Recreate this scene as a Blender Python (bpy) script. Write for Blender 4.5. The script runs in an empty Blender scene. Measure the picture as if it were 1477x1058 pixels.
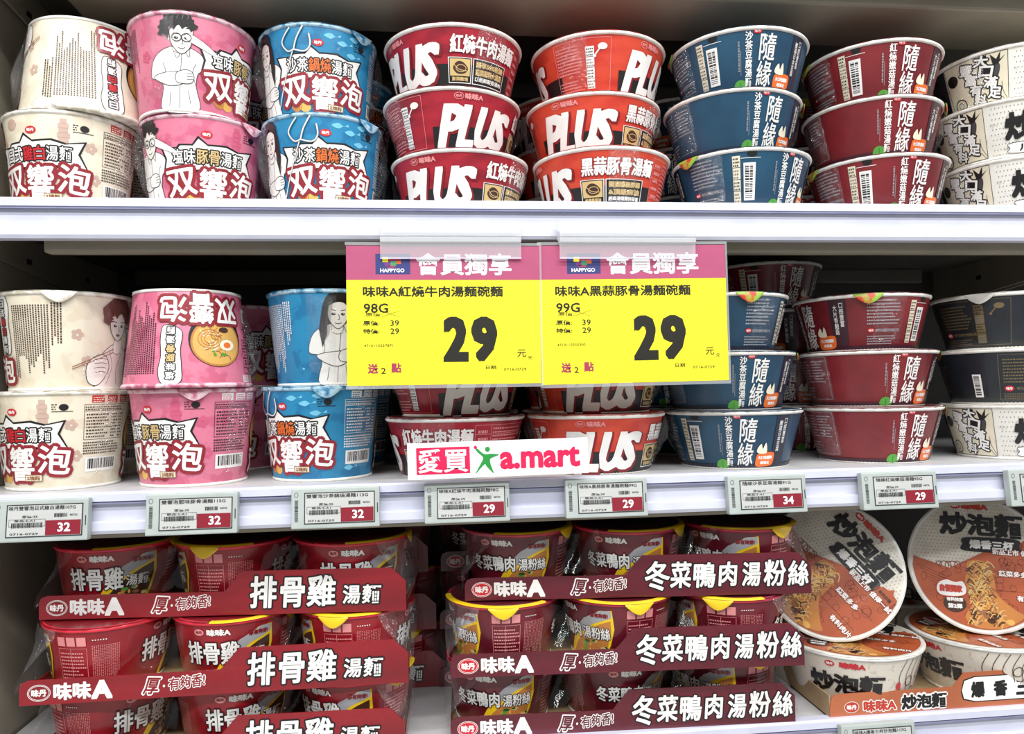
import bpy, bmesh, math, random
from mathutils import Vector, Matrix
from mathutils.geometry import tessellate_polygon
random.seed(7)
PI = math.pi
SC = bpy.context.scene
COL = SC.collection

# ------------------------------------------------------------------ camera, light, exposure
ZC = 1.25                       # camera height above the floor
cd = bpy.data.cameras.new('camera'); cam = bpy.data.objects.new('camera', cd); COL.objects.link(cam)
cd.sensor_width = 36.0; cd.lens = 1084.7 / 1477 * 36; cd.clip_start = .01
yaw, pit, rol = [math.radians(a) for a in (6.191, 1.604, -1.084)]
fw = Vector((math.sin(yaw) * math.cos(pit), math.cos(yaw) * math.cos(pit), math.sin(pit)))
rt = Vector((math.cos(yaw), -math.sin(yaw), 0)); up = rt.cross(fw)
r2 = rt * math.cos(rol) + up * math.sin(rol); u2 = up * math.cos(rol) - rt * math.sin(rol)
cam.matrix_world = Matrix(((r2.x, u2.x, -fw.x, 0), (r2.y, u2.y, -fw.y, 0), (r2.z, u2.z, -fw.z, ZC), (0, 0, 0, 1)))
SC.camera = cam
SC.view_settings.view_transform = 'Standard'; SC.view_settings.look = 'None'
SC.view_settings.gamma = 1; SC.view_settings.use_curve_mapping = False
SC.view_settings.exposure = 0.0
wd = bpy.data.worlds.new('store_ambient'); SC.world = wd; wd.use_nodes = True
bg = wd.node_tree.nodes['Background']; bg.inputs[0].default_value = (.96, .98, 1, 1); bg.inputs[1].default_value = .33

def lamp(name, loc, sx, sy, power, col=(1, 1, 1), rx=0):
    l = bpy.data.lights.new(name, 'AREA'); l.shape = 'RECTANGLE'; l.size = sx; l.size_y = sy; l.energy = power; l.color = col
    o = bpy.data.objects.new(name, l); o.location = loc; o.rotation_euler = (rx, 0, 0); COL.objects.link(o); return o
# rows of ceiling strip lamps over the aisle behind and above the camera
lamp('ceiling_strip_lamp', (0.1, -0.55, 2.85), 3.2, .12, 46, (1, .99, .97), math.radians(16))
lamp('ceiling_strip_lamp', (0.1, -1.5, 2.85), 4.5, .16, 66, (.97, .985, 1), math.radians(38))
lamp('ceiling_strip_lamp', (0.1, -0.05, 2.85), 3.2, .12, 12, (1, 1, 1), math.radians(8))

# ------------------------------------------------------------------ materials
def lin(c):
    return tuple(((x / 255) / 12.92 if x <= 10 else ((x / 255 + .055) / 1.055) ** 2.4) for x in c) + (1,)
MATS = {}
def mat(name, rgb=(200, 200, 200), rough=.5, metal=0., rgb2=None, scale=40, stretch=(1, 1, 1), amt=(.45, .6), bump=0., bscale=60, coat=0., spec=.5, film=0.):
    if name in MATS: return MATS[name]
    m = bpy.data.materials.new(name); m.use_nodes = True; nt = m.node_tree; b = nt.nodes['Principled BSDF']
    b.inputs['Base Color'].default_value = lin(rgb); b.inputs['Roughness'].default_value = rough
    b.inputs['Metallic'].default_value = metal; b.inputs['Specular IOR Level'].default_value = spec
    tc = nt.nodes.new('ShaderNodeTexCoord')
    def noise(sc, det=3, st=(1, 1, 1)):
        mp = nt.nodes.new('ShaderNodeMapping'); mp.inputs['Scale'].default_value = st
        nt.links.new(tc.outputs['Object'], mp.inputs['Vector'])
        n = nt.nodes.new('ShaderNodeTexNoise'); n.inputs['Scale'].default_value = sc; n.inputs['Detail'].default_value = det
        nt.links.new(mp.outputs[0], n.inputs['Vector']); return n
    c2 = rgb2 or tuple(max(0, int(v * .94)) for v in rgb)
    n = noise(scale, 4, stretch); r = nt.nodes.new('ShaderNodeValToRGB')
    r.color_ramp.elements[0].position = amt[0]; r.color_ramp.elements[1].position = amt[1]
    r.color_ramp.elements[0].color = lin(rgb); r.color_ramp.elements[1].color = lin(c2)
    nt.links.new(n.outputs['Fac'], r.inputs['Fac']); nt.links.new(r.outputs[0], b.inputs['Base Color'])
    if bump:
        n = noise(bscale, 5); bp = nt.nodes.new('ShaderNodeBump'); bp.inputs['Strength'].default_value = bump; bp.inputs['Distance'].default_value = .002
        nt.links.new(n.outputs['Fac'], bp.inputs['Height']); nt.links.new(bp.outputs[0], b.inputs['Normal'])
    if film:       # clinging clear wrap: a glossy coat with creases of its own
        b.inputs['Coat Weight'].default_value = film; b.inputs['Coat Roughness'].default_value = .12
        n = noise(38, 6, (1, 1, .45)); n.inputs['Distortion'].default_value = 1.2
        bp = nt.nodes.new('ShaderNodeBump'); bp.inputs['Strength'].default_value = .55; bp.inputs['Distance'].default_value = .004
        nt.links.new(n.outputs['Fac'], bp.inputs['Height']); nt.links.new(bp.outputs[0], b.inputs['Coat Normal'])
    MATS[name] = m; return m
def clear(name, fac=.12, tint=(1, 1, 1), rough=.08, milky=.05, crease=.6, cs=60):
    if name in MATS: return MATS[name]
    m = bpy.data.materials.new(name); m.use_nodes = True; nt = m.node_tree; nt.nodes.remove(nt.nodes['Principled BSDF'])
    out = nt.nodes['Material Output']
    t = nt.nodes.new('ShaderNodeBsdfTransparent'); t.inputs[0].default_value = tint + (1,)
    g = nt.nodes.new('ShaderNodeBsdfGlossy'); g.inputs['Roughness'].default_value = rough
    d = nt.nodes.new('ShaderNodeBsdfDiffuse'); d.inputs[0].default_value = (.85, .87, .9, 1)
    tc = nt.nodes.new('ShaderNodeTexCoord'); n = nt.nodes.new('ShaderNodeTexNoise'); n.inputs['Scale'].default_value = cs; n.inputs['Detail'].default_value = 6; n.inputs['Distortion'].default_value = 1.5
    nt.links.new(tc.outputs['Object'], n.inputs['Vector'])
    bp = nt.nodes.new('ShaderNodeBump'); bp.inputs['Strength'].default_value = crease; bp.inputs['Distance'].default_value = .006
    nt.links.new(n.outputs['Fac'], bp.inputs['Height']); nt.links.new(bp.outputs[0], g.inputs['Normal'])
    a = nt.nodes.new('ShaderNodeMixShader'); a.inputs[0].default_value = milky
    nt.links.new(t.outputs[0], a.inputs[1]); nt.links.new(d.outputs[0], a.inputs[2])
    b = nt.nodes.new('ShaderNodeMixShader'); b.inputs[0].default_value = fac
    nt.links.new(a.outputs[0], b.inputs[1]); nt.links.new(g.outputs[0], b.inputs[2]); nt.links.new(b.outputs[0], out.inputs[0])
    MATS[name] = m; return m

FL = .34
INK = {}
def ink(k, rgb, film=FL):
    INK[k] = mat('ink_' + k, rgb, .42, rgb2=tuple(int(v * .97) for v in rgb), film=film)
for k, c in dict(white=(246, 244, 240), cream=(236, 226, 200), black=(22, 20, 22), grey=(120, 118, 118), lightgrey=(190, 190, 188), darkred=(132, 18, 28), titlered=(146, 32, 44), red=(205, 32, 44),
                 brick=(196, 62, 46), pinkline=(236, 150, 150), brown=(150, 100, 66), darkbrown=(70, 42, 30), tan=(205, 172, 124), gold=(216, 186, 126),
                 yellow=(246, 204, 30), orange=(236, 112, 40), silver=(168, 168, 172), green=(84, 160, 62), darkgreen=(40, 92, 44), sky=(120, 200, 232),
                 navy=(24, 44, 66), deepnavy=(28, 32, 52), deepwine=(56, 22, 36), wine=(120, 26, 38), noodle=(226, 176, 92), noodle2=(196, 128, 62), egg=(250, 240, 214), skin=(246, 240, 232),
                 dusty=(206, 176, 160), rosy=(214, 96, 130), teal=(30, 92, 128), pumpkin=(176, 86, 50), rust=(140, 62, 40), maroonhalf=(120, 70, 60)).items(): ink(k, c)
for k, c in dict(card_yellow=(252, 242, 46), card_mauve=(180, 82, 118), card_white=(248, 248, 248), card_black=(34, 32, 22), card_blue=(56, 62, 122), card_magenta=(222, 30, 84), card_green=(40, 150, 66),
                 card_rose=(170, 60, 90), card_green2=(80, 160, 110), card_purple=(130, 60, 140), screen=(196, 197, 194), screen_red=(138, 26, 44), screen_ink=(38, 40, 42), card_olive=(90, 84, 30)).items():
    INK[k] = mat('print_' + k, c, .45, rgb2=tuple(int(v * .985) for v in c))

PAPER = mat('rim_paper', (250, 248, 242), .45, rgb2=(236, 230, 220), scale=90)

# ------------------------------------------------------------------ mesh helpers
def link(name, me, parent=None, mats=()):
    o = bpy.data.objects.new(name, me); COL.objects.link(o)
    if parent: o.parent = parent
    for m in mats: me.materials.append(m)
    return o
def mesh(name, V, F, smooth=False):
    me = bpy.data.meshes.new(name); me.from_pydata(V, [], F); me.update()
    if smooth: me.polygons.foreach_set('use_smooth', [True] * len(me.polygons))
    return me
def tag(o, label=None, cat=None, group=None, kind=None):
    if label: o['label'] = label
    if cat: o['category'] = cat
    if group: o['group'] = group
    if kind: o['kind'] = kind
    return o
def empty(name, loc=(0, 0, 0), rz=0):
    o = bpy.data.objects.new(name, None); COL.objects.link(o); o.location = loc; o.rotation_euler = (0, 0, rz); o.empty_display_size = .02; return o
def box_vf(x0, x1, y0, y1, z0, z1):
    V = [(x, y, z) for z in (z0, z1) for y in (y0, y1) for x in (x0, x1)]
    return V, [(0, 2, 3, 1), (4, 5, 7, 6), (0, 1, 5, 4), (2, 6, 7, 3), (0, 4, 6, 2), (1, 3, 7, 5)]
def box_mesh(name, *dims, bevel=0.):
    V, F = box_vf(*dims); bm = bmesh.new(); vs = [bm.verts.new(v) for v in V]
    for f in F: bm.faces.new([vs[i] for i in f])
    if bevel: bmesh.ops.bevel(bm, geom=bm.edges[:], offset=bevel, segments=2, affect='EDGES', profile=.6)
    me = bpy.data.meshes.new(name); bm.to_mesh(me); bm.free(); return me
def lathe(name, prof, n=96, smooth=True, closed=False):
    V = []; F = []
    for r, z in prof:
        for i in range(n):
            a = 2 * PI * i / n; V.append((r * math.sin(a), -r * math.cos(a), z))
    m = len(prof)
    for j in range(m if closed else m - 1):
        k = (j + 1) % m
        for i in range(n):
            i2 = (i + 1) % n; F.append((j * n + i, j * n + i2, k * n + i2, k * n + i))
    if not closed and prof[0][0] < 1e-6: pass
    return mesh(name, V, F, smooth)
def extrude_x(name, prof, x0, x1, bevel=0):   # closed (y,z) outline swept along x
    n = len(prof); V = [(x0, y, z) for y, z in prof] + [(x1, y, z) for y, z in prof]
    F = [(i, (i + 1) % n, n + (i + 1) % n, n + i) for i in range(n)] + [tuple(range(n)), tuple(range(2 * n - 1, n - 1, -1))]
    return mesh(name, V, F)
def copy_tree(o, parent=None):
    c = o.copy(); COL.objects.link(c)
    if parent:
        c.parent = parent
    for ch in list(o.children): copy_tree(ch, c)
    return c

# ------------------------------------------------------------------ flat print, built as thin layers of geometry
TXT = {}
def text_vf(s):
    if s not in TXT:
        c = bpy.data.curves.new('lettering', 'FONT'); c.body = s; c.size = 1; c.resolution_u = 2; c.offset = .008; c.fill_mode = 'FRONT'; c.align_x = 'CENTER'
        if '\n' in s: c.space_line = .98
        o = bpy.data.objects.new('lettering', c); me = bpy.data.meshes.new_from_object(o)
        TXT[s] = ([(v.co.x, v.co.y) for v in me.vertices], [tuple(p.vertices) for p in me.polygons])
        bpy.data.objects.remove(o); bpy.data.curves.remove(c); bpy.data.meshes.remove(me)
    return TXT[s]
def slice_vf(V, F, step=4.0):
    xs = [v[0] for v in V]; x0, x1 = min(xs), max(xs)
    if x1 - x0 < step * 1.3: return V, F
    bm = bmesh.new(); vs = [bm.verts.new((x, y, 0)) for x, y in V]
    for f in F:
        try: bm.faces.new([vs[i] for i in f])
        except ValueError: pass
    x = x0 + step
    while x < x1:
        bmesh.ops.bisect_plane(bm, geom=bm.verts[:] + bm.edges[:] + bm.faces[:], dist=1e-5, plane_co=(x, 0, 0), plane_no=(1, 0, 0)); x += step
    bm.verts.index_update()
    R = [(v.co.x, v.co.y) for v in bm.verts], [tuple(v.index for v in f.verts) for f in bm.faces]
    bm.free(); return R
def smooth_pts(P, n=5, closed=True):
    R = []; N = len(P); rng = range(N if closed else N - 1)
    for i in rng:
        g = (lambda k: P[k % N]) if closed else (lambda k: P[min(max(k, 0), N - 1)])
        a, b, c, d = g(i - 1), g(i), g(i + 1), g(i + 2)
        for k in range(n):
            t = k / n
            R.append(tuple(.5 * (2 * b[q] + (c[q] - a[q]) * t + (2 * a[q] - 5 * b[q] + 4 * c[q] - d[q]) * t * t + (3 * b[q] - a[q] - 3 * c[q] + d[q]) * t ** 3) for q in (0, 1)))
    if not closed: R.append(P[-1])
    return R

class Art:
    def __init__(s, R=0): s.rng = {}; s.parts = {}; s.cur = 'printed_design'; s.R = R * .9; s.flat = R == 0; s.ox = s.oy = 0.; s.sc = 1.
    def D(s, deg): return math.radians(deg) * s.R
    def part(s, n): s.cur = n; return s
    def add(s, V, F, m, layer, sl=True):
        if s.ox or s.oy or s.sc != 1: V = [(x * s.sc + s.ox, y * s.sc + s.oy) for x, y in V]
        if sl and not s.flat: V, F = slice_vf(V, F)
        xs = [v[0] for v in V]; a_, b_ = min(xs), max(xs); key = None
        if s.flat: key = (s.cur, 0)
        else:
            for k_, rg in s.rng.items():
                if k_[0] == s.cur and a_ < rg[1] + 16 and b_ > rg[0] - 16: key = k_; rg[0] = min(rg[0], a_); rg[1] = max(rg[1], b_); break
            if not key: key = (s.cur, len(s.rng)); s.rng[key] = [a_, b_]
        p = s.parts.setdefault(key, ([], [], [], []))
        b = len(p[0]); p[0].extend((x, y, layer) for x, y in V); p[1].extend(tuple(i + b for i in f) for f in F); 
        if m not in p[3]: p[3].append(m)
        k = p[3].index(m); p[2].extend([k] * len(F))
    def rect(s, x0, y0, x1, y1, m, L=1):
        n = 1 if s.flat else max(1, int((x1 - x0) / 4))
        V = [(x0 + (x1 - x0) * i / n, y) for i in range(n + 1) for y in (y0, y1)]
        s.add(V, [(2 * i, 2 * i + 2, 2 * i + 3, 2 * i + 1) for i in range(n)], m, L, False)
    def frame(s, x0, y0, x1, y1, w, m, L=1):
        s.rect(x0, y0, x1, y0 + w, m, L); s.rect(x0, y1 - w, x1, y1, m, L); s.rect(x0, y0, x0 + w, y1, m, L); s.rect(x1 - w, y0, x1, y1, m, L)
    def poly(s, P, m, L=1):
        F = [tuple(t) for t in tessellate_polygon([[Vector((x, y, 0)) for x, y in P]])]; s.add(list(P), F, m, L)
    def ell(s, cx, cy, a, b, m, L=1, n=20): 
        s.poly([(cx + a * math.cos(2 * PI * i / n), cy + b * math.sin(2 * PI * i / n)) for i in range(n)], m, L)
    def ring(s, cx, cy, a, b, w, m, L=1, n=24):
        s.stroke([(cx + a * math.cos(2 * PI * i / n), cy + b * math.sin(2 * PI * i / n)) for i in range(n + 1)], w, m, L)
    def stroke(s, P, w, m, L=1):
        V = []; N = len(P)
        for i, (x, y) in enumerate(P):
            a = P[max(i - 1, 0)]; b = P[min(i + 1, N - 1)]
            if P[0] == P[-1] and i in (0, N - 1): a, b = P[-2], P[1]
            dx, dy = b[0] - a[0], b[1] - a[1]; l = math.hypot(dx, dy) or 1
            V += [(x - dy / l * w / 2, y + dx / l * w / 2), (x + dy / l * w / 2, y - dx / l * w / 2)]
        s.add(V, [(2 * i, 2 * i + 1, 2 * i + 3, 2 * i + 2) for i in range(N - 1)], m, L)
    def curve(s, P, w, m, L=1, closed=False):
        Q = smooth_pts(P, 4, closed)
        if closed: Q.append(Q[0])
        s.stroke(Q, w, m, L)
    def blob(s, P, m, L=1, line=None, w=.5):
        Q = smooth_pts(P, 4); s.poly(Q, m, L)
        if line: s.stroke(Q + [Q[0]], w, line, L + .5)
    def text(s, t, cx, cy, w, h, m, L=3, bold=0., rot=0., shear=0., sq=False, arc=0.):
        V, F = text_vf(t); xs = [v[0] for v in V]; ys = [v[1] for v in V]
        x0, x1, y0, y1 = min(xs), max(xs), min(ys), max(ys)
        w = w - 2 * bold if w else h * (x1 - x0) / (y1 - y0); h = (h or (y1 - y0) * w / (x1 - x0)) - 2 * bold
        P = [((x - (x0 + x1) / 2) / (x1 - x0) * w, (y - (y0 + y1) / 2) / (y1 - y0) * h) for x, y in V]
        P = [(x + y * shear, y + arc * (x / w) ** 2) for x, y in P]
        if rot:
            c, q = math.cos(math.radians(rot)), math.sin(math.radians(rot)); P = [(x * c - y * q, x * q + y * c) for x, y in P]
        if not s.flat: P, F = slice_vf(P, F)
        offs = [(0, 0)]
        if bold and sq:
            g = (-1, -.34, .34, 1) if bold > 1 else (-1, 0, 1)
            offs = [(bold * a, bold * b * .8) for a in g for b in g]
        elif bold:
            n = 6 if bold < .9 else 10
            offs += [(bold * math.cos(2 * PI * i / n), bold * math.sin(2 * PI * i / n)) for i in range(n)]
            if bold > 1.2: offs += [(bold * .55 * math.cos(2 * PI * i / 5), bold * .55 * math.sin(2 * PI * i / 5)) for i in range(5)]
        for k, (a, b) in enumerate(offs):
            s.add([(x + cx + a, y + cy + b) for x, y in P], F, m, L + k * .02, False)
    def outlined(s, t, cx, cy, w, h, m, m2, L=3, bold=.3, out=1., **k):
        s.text(t, cx, cy, w + 2 * out if w else None, h + 2 * out if w else h, m2, L, bold + out, **k) if w else None
        s.text(t, cx, cy, w, h, m, L + 1, bold, **k)
    def dashes(s, x0, y0, x1, y1, rows, m, L=2, fill=.42, vertical=False, lo=.8, hi=2.2):
        if vertical:
            n = rows; p = (x1 - x0) / n
            for i in range(n):
                y = y1; end = y0 + random.random() * (y1 - y0) * .35
                V = []; F = []
                while y > end:
                    l = random.uniform(lo, hi); b = len(V); xx = x0 + i * p
                    V += [(xx, y - l), (xx + p * fill, y - l), (xx + p * fill, y), (xx, y)]; F.append((b, b + 1, b + 2, b + 3)); y -= l + .7
                s.add(V, F, m, L, False)
        else:
            p = (y1 - y0) / rows
            for i in range(rows):
                x = x0; end = x1 - random.random() * (x1 - x0) * .3; V = []; F = []; yy = y1 - (i + 1) * p
                while x < end:
                    l = random.uniform(lo, hi); b = len(V)
                    V += [(x, yy), (x + l, yy), (x + l, yy + p * fill), (x, yy + p * fill)]; F.append((b, b + 1, b + 2, b + 3)); x += l + .6
                s.add(V, F, m, L, False)
    def barcode(s, x0, y0, x1, y1, L=3, vertical=False, ground='white', bar='black'):
        c = s.cur; s.part('barcode')
        if ground: s.rect(x0, y0, x1, y1, INK[ground], L)
        a, b = (y0, y1) if vertical else (x0, x1); p = a + (b - a) * .07; e = b - (b - a) * .07; st = (b - a) / 62
        while p < e:
            w = random.choice((1, 1, 2, 3)) * st
            if vertical: s.rect(x0 + (x1 - x0) * .12, p, x0 + (x1 - x0) * .78, min(p + w, e), INK[bar], L + 1)
            else: s.rect(p, y0 + (y1 - y0) * .2, min(p + w, e), y1 - (y1 - y0) * .1, INK[bar], L + 1)
            p += w + random.choice((1, 1, 2)) * st
        s.part(c)
    def logo(s, cx, cy, w, L=3, m='red', m2='white'):
        s.part('brand_oval'); s.ell(cx, cy, w / 2, w * .33, INK[m], L); s.text('味丹', cx, cy, w * .66, w * .32, INK[m2], L + 1, w * .012)
    def build(s, base, wrap, parent, e=.00009):
        for (nm, _), (V, F, M, ms) in s.parts.items():
            me = mesh(nm, [wrap(x * .001, y * .001, .00012 + l * e) for x, y, l in V], F)
            me.polygons.foreach_set('material_index', M)
            o = link(nm, me, parent, ms)
            if nm in ('background_motif', 'speckles', 'small_print', 'ingredient_text', 'side_code'): o['kind'] = 'stuff'
def cone_wrap(Rt, Rb, H, refR):
    def w(x, y, o):
        a = x / (refR * .9); r = Rb + (Rt - Rb) * y / H + o
        return (r * math.sin(a), -r * math.cos(a), y)
    return w
def plane_wrap(y0=0.): return lambda x, y, o: (x, y0 - o, y)
def lid_wrap(z): return lambda x, y, o: (x, y, z + o)

# ------------------------------------------------------------------ bowl bodies
def vessel(name, Rt, Rb, H, body_m, rim_m, lid_m, tabdeg=None, tab_m=None, foot_m=None, lip=.0021):
    root = empty(name)
    rw = Rt - lip
    prof = [(.0005, .0022), (Rb - .004, .0022), (Rb - .0035, 0), (Rb - .0008, 0), (Rb, .0012), (Rb + (rw - Rb) * .5, H * .5), (rw, H - .0022)]
    link('body', lathe('body', prof), root, [body_m])
    fr = [(Rb + .0004, .0002), (Rb + .00075, .0026), (Rb + .0002, .0028), (Rb - .001, .0002)]
    link('foot', lathe('foot', fr, closed=True), root, [PAPER])
    zc = H - .0024
    ring = [(rw - .0007 + (lip + .0002) * math.cos(a), zc + .0001 + .0022 * math.sin(a)) for a in [2 * PI * i / 10 for i in range(10)]]
    link('rim', lathe('rim', ring, closed=True), root, [rim_m])
    # foil lid with a pleated, slightly uneven edge and a pull tab
    n = 120; V = [(0, 0, H - .0003)]; F = []
    for k, (rr, zz) in enumerate(((Rt * .6, H - .0003), (Rt - .004, H - .0002), (Rt - .0012, H - .00035), (Rt - .0004, H - .0009))):
        for i in range(n):
            a = 2 * PI * i / n; w = (math.sin(i * 2.1) + math.sin(i * .9)) * .00025 if k == 3 else 0
            V.append((rr * math.sin(a), -rr * math.cos(a), zz + w))
    for i in range(n):
        j = (i + 1) % n; F.append((0, 1 + i, 1 + j))
        for k in range(3): F.append((1 + k * n + i, 1 + (k + 1) * n + i, 1 + (k + 1) * n + j, 1 + k * n + j))
    lid = link('lid', mesh('lid', V, F, True), root, [lid_m])
    if tabdeg is not None:
        t = math.radians(tabdeg); hw = .014; V = []; F = []
        for i in range(9):
            q = -1 + i / 4; a = t + q * hw / Rt; d = .009 * (1 - abs(q) ** 1.6) + .0012
            for (dr, dz) in ((-.0004, -.0008), (.0016, -.0012 - d * .5), (.0008, -.0012 - d)):
                V.append(((Rt + dr) * math.sin(a), -(Rt + dr) * math.cos(a), H + dz))
        for i in range(8):
            for k in range(2): F.append((i * 3 + k, i * 3 + k + 1, i * 3 + k + 4, i * 3 + k + 3))
        link('pull_tab', mesh('pull_tab', V, F, True), lid, [tab_m or lid_m])
    return root
FILM = clear('shrink_wrap', .09, milky=.012, crease=1., cs=130)
def film_tuft(root, Rt, Rb, H, deg, seed):       # crumpled ear of wrap standing off the side below the rim
    rnd = random.Random(seed); V = []; F = []; n, m = 9, 9
    for i in range(n):
        for j in range(m):
            a = math.radians(deg + (i - 4) * 3.4); t = j / (m - 1); z = H * (.93 - .8 * t)
            env = math.sin(PI * i / (n - 1)) * (math.sin(PI * min(1, t * 1.15)) ** .7 if t < .87 else .15)
            r = Rb + (Rt - Rb) * z / H + .0012 + env * (.0055 + rnd.random() * .003)
            V.append((r * math.sin(a), -r * math.cos(a), z + rnd.uniform(-.001, .001)))
    for i in range(n - 1):
        for j in range(m - 1): F.append((i * m + j, (i + 1) * m + j, (i + 1) * m + j + 1, i * m + j + 1))
    link('shrink_wrap', mesh('shrink_wrap', V, F), root, [FILM])

I = INK
# ---- tall two-portion cups
RC, RCB, HC = .0583, .0470, .0890
def fig_shirt(A, L=2):
    A.blob([(-17, 0), (17, 0), (15, 22), (17, 34), (24, 38), (20, 50), (8, 56), (-5, 56), (-16, 52), (-24, 44), (-27, 30), (-18, 27), (-15, 20)], I['white'], L, I['black'], .6)
    for P in ([(0, 2), (1, 25), (3, 50)], [(-5, 56), (-1, 46), (4, 56)], [(4, 56), (9, 47), (10, 56)], [(-15, 24), (-12, 34), (-14, 42)], [(15, 22), (12, 34), (15, 42)], [(-10, 4), (-8, 16)], [(10, 6), (8, 18)]):
        A.curve(P, .5, I['black'], L + 1)
def fig_hand(A, x, y, L=4):
    A.blob([(x - 8, y - 5), (x + 3, y - 6), (x + 7, y - 2), (x + 6, y + 4), (x, y + 6), (x - 8, y + 3)], I['white'], L, I['black'], .6)
    for k in range(3): A.curve([(x + 6.5, y - 2 + 2.4 * k), (x + 1, y - 2.4 + 2.4 * k)], .45, I['black'], L + 1)
def face(A, cx, cy, s, L=4, mouth='smile'):
    A.blob([(cx - 8 * s, cy + 7 * s), (cx - 8.5 * s, cy), (cx - 6 * s, cy - 7 * s), (cx, cy - 12 * s), (cx + 6 * s, cy - 7 * s), (cx + 8 * s, cy), (cx + 8 * s, cy + 8 * s), (cx, cy + 11 * s)], I['skin'], L, I['black'], .6)
    for q in (-1, 1):
        A.ell(cx + q * 3.8 * s, cy + .5 * s, 1.7 * s, 1.1 * s, I['black'], L + 1, 10); A.ell(cx + q * 3.8 * s + .4, cy + .8 * s, .5 * s, .4 * s, I['white'], L + 2, 8)
        A.stroke([(cx + q * 2 * s, cy + 3.4 * s), (cx + q * 6 * s, cy + 4.2 * s)], .6, I['black'], L + 1)
    A.curve([(cx + .3, cy + .5), (cx + 1.2 * s, cy - 3.6 * s), (cx - .3, cy - 4.2 * s)], .5, I['black'], L + 1)
    if mouth == 'smile': A.curve([(cx - 2.6 * s, cy - 7 * s), (cx, cy - 7.8 * s), (cx + 2.8 * s, cy - 6.8 * s)], .6, I['black'], L + 1)
    else: A.ell(cx, cy - 7.2 * s, 2.3 * s, 1.1 * s, I['grey'], L + 1, 10)
def locks(A, cx, cy, rx, ry, n, a0, a1, l, m, L, jit=.3):
    P = []
    for i in range(n + 1):
        a = math.radians(a0 + (a1 - a0) * i / n); k = 1 + (l if i % 2 else 0) * random.uniform(.7, 1.2)
        P.append((cx + rx * k * math.cos(a), cy + ry * k * math.sin(a)))
    for i in range(n, -1, -1):
        a = math.radians(a0 + (a1 - a0) * i / n); k = .62 if i % 2 else .42
        P.append((cx + rx * k * math.cos(a), cy + ry * k * math.sin(a)))
    A.poly(P, m, L)
def figure(A, kind, deg):
    A.part('figure_drawing'); A.ox = A.D(deg); A.oy = 1
    if kind == 'glasses':
        fig_shirt(A); A.blob([(-24, 30), (-10, 22), (4, 24), (8, 33), (-8, 34)], I['white'], 4, I['black'], .6); fig_hand(A, 6, 30, 5)
        A.blob([(-4, 52), (6, 52), (5, 62), (-3, 62)], I['skin'], 4, I['black'], .3)
        face(A, 3, 63, 1.12, 5); A.blob([(-8, 70), (-11, 68), (-9, 62), (-6, 63)], I['skin'], 5, I['black'], .3)
        locks(A, 0, 71, 15, 13, 18, 5, 205, .18, I['black'], 8); A.poly([(-12, 68), (-11, 82), (0, 86), (11, 84), (14, 73), (11, 69), (8, 75), (4, 71), (1, 76), (-3, 70), (-6, 74), (-8, 62)], I['black'], 8)
        for q in (0, 8): A.ring(q - .8, 64, 3.9, 3.5, .7, I['black'], 9, 16)
        A.blob([(8, 62), (30, 52), (32, 55), (10, 68)], I['white'], 7, I['black'], .3)
        for k in range(5): A.curve([(-9 + k * 4.4, 80), (-7 + k * 4, 83), (-4 + k * 3, 84.5)], .4, I['grey'], 9)
    elif kind == 'longhair':
        A.blob([(-9, 82), (-14, 70), (-16, 48), (-15, 30), (-4, 34), (6, 34), (14, 32), (14, 50), (12, 70), (8, 83), (0, 86)], I['black'], 2)
        fig_shirt(A, 3); A.blob([(-5, 48), (4, 48), (4, 60), (-4, 60)], I['skin'], 5, I['black'], .3); face(A, 0, 64, 1.08, 6)
        A.poly([(-12, 66), (-11, 80), (0, 86), (11, 80), (12, 65), (8, 72), (0, 79), (-8, 72)], I['black'], 9)
        A.poly([(-8, 74), (-14, 70), (-17, 50), (-14, 34), (-10, 46), (-9, 62)], I['black'], 9); A.poly([(8, 74), (13, 70), (15, 50), (12, 34), (9, 46), (8.5, 62)], I['black'], 9)
        A.blob([(-20, 26), (-4, 17), (8, 20), (12, 30), (-6, 30)], I['white'], 6, I['black'], .6); fig_hand(A, 10, 27, 7)
        for k in range(6): A.curve([(-13 + k * .9, 40 + k), (-11 + k * .8, 55), (-8 + k * .6, 76)], .25, I['grey'], 10)
    else:
        A.blob([(-14, 0), (22, 0), (22, 24), (15, 38), (4, 42), (-8, 34), (-16, 20)], I['skin'], 2, I['black'], .6)
        for P in ([(-4, 4), (2, 20), (-2, 34)], [(10, 4), (8, 18), (14, 34)], [(-10, 10), (-4, 26)]): A.curve(P, .5, I['brown'], 3)
        A.blob([(2, 34), (12, 34), (12, 46), (3, 46)], I['skin'], 4, I['black'], .3); face(A, 6, 58, 1.12, 5, 'open')
        locks(A, 6, 64, 15, 16, 20, -10, 195, .22, I['maroonhalf'], 8); A.poly([(-10, 62), (-12, 74), (-2, 84), (12, 86), (22, 74), (21, 60), (17, 70), (12, 66), (8, 72), (3, 65), (-2, 71), (-5, 58)], I['maroonhalf'], 8)
        for k in range(9): A.curve([(-8 + k * 3, 70 - (k % 3)), (-5 + k * 2.4, 78), (2 + k * .9, 84)], .4, I['black'], 10)
        A.blob([(-22, 6), (-12, 4), (-2, 18), (-6, 30), (-16, 30), (-24, 20)], I['skin'], 5, I['black'], .6)
        for k in range(4): A.curve([(-4 - k * .4, 27 - 4 * k), (-10, 28 - 4 * k), (-17, 27 - 4 * k)], .45, I['black'], 6)
        A.stroke([(-36, 20), (2, 37)], .7, I['brown'], 7); A.stroke([(-36, 18), (2, 34)], .7, I['brown'], 7)
    A.ox = A.oy = 0
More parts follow.
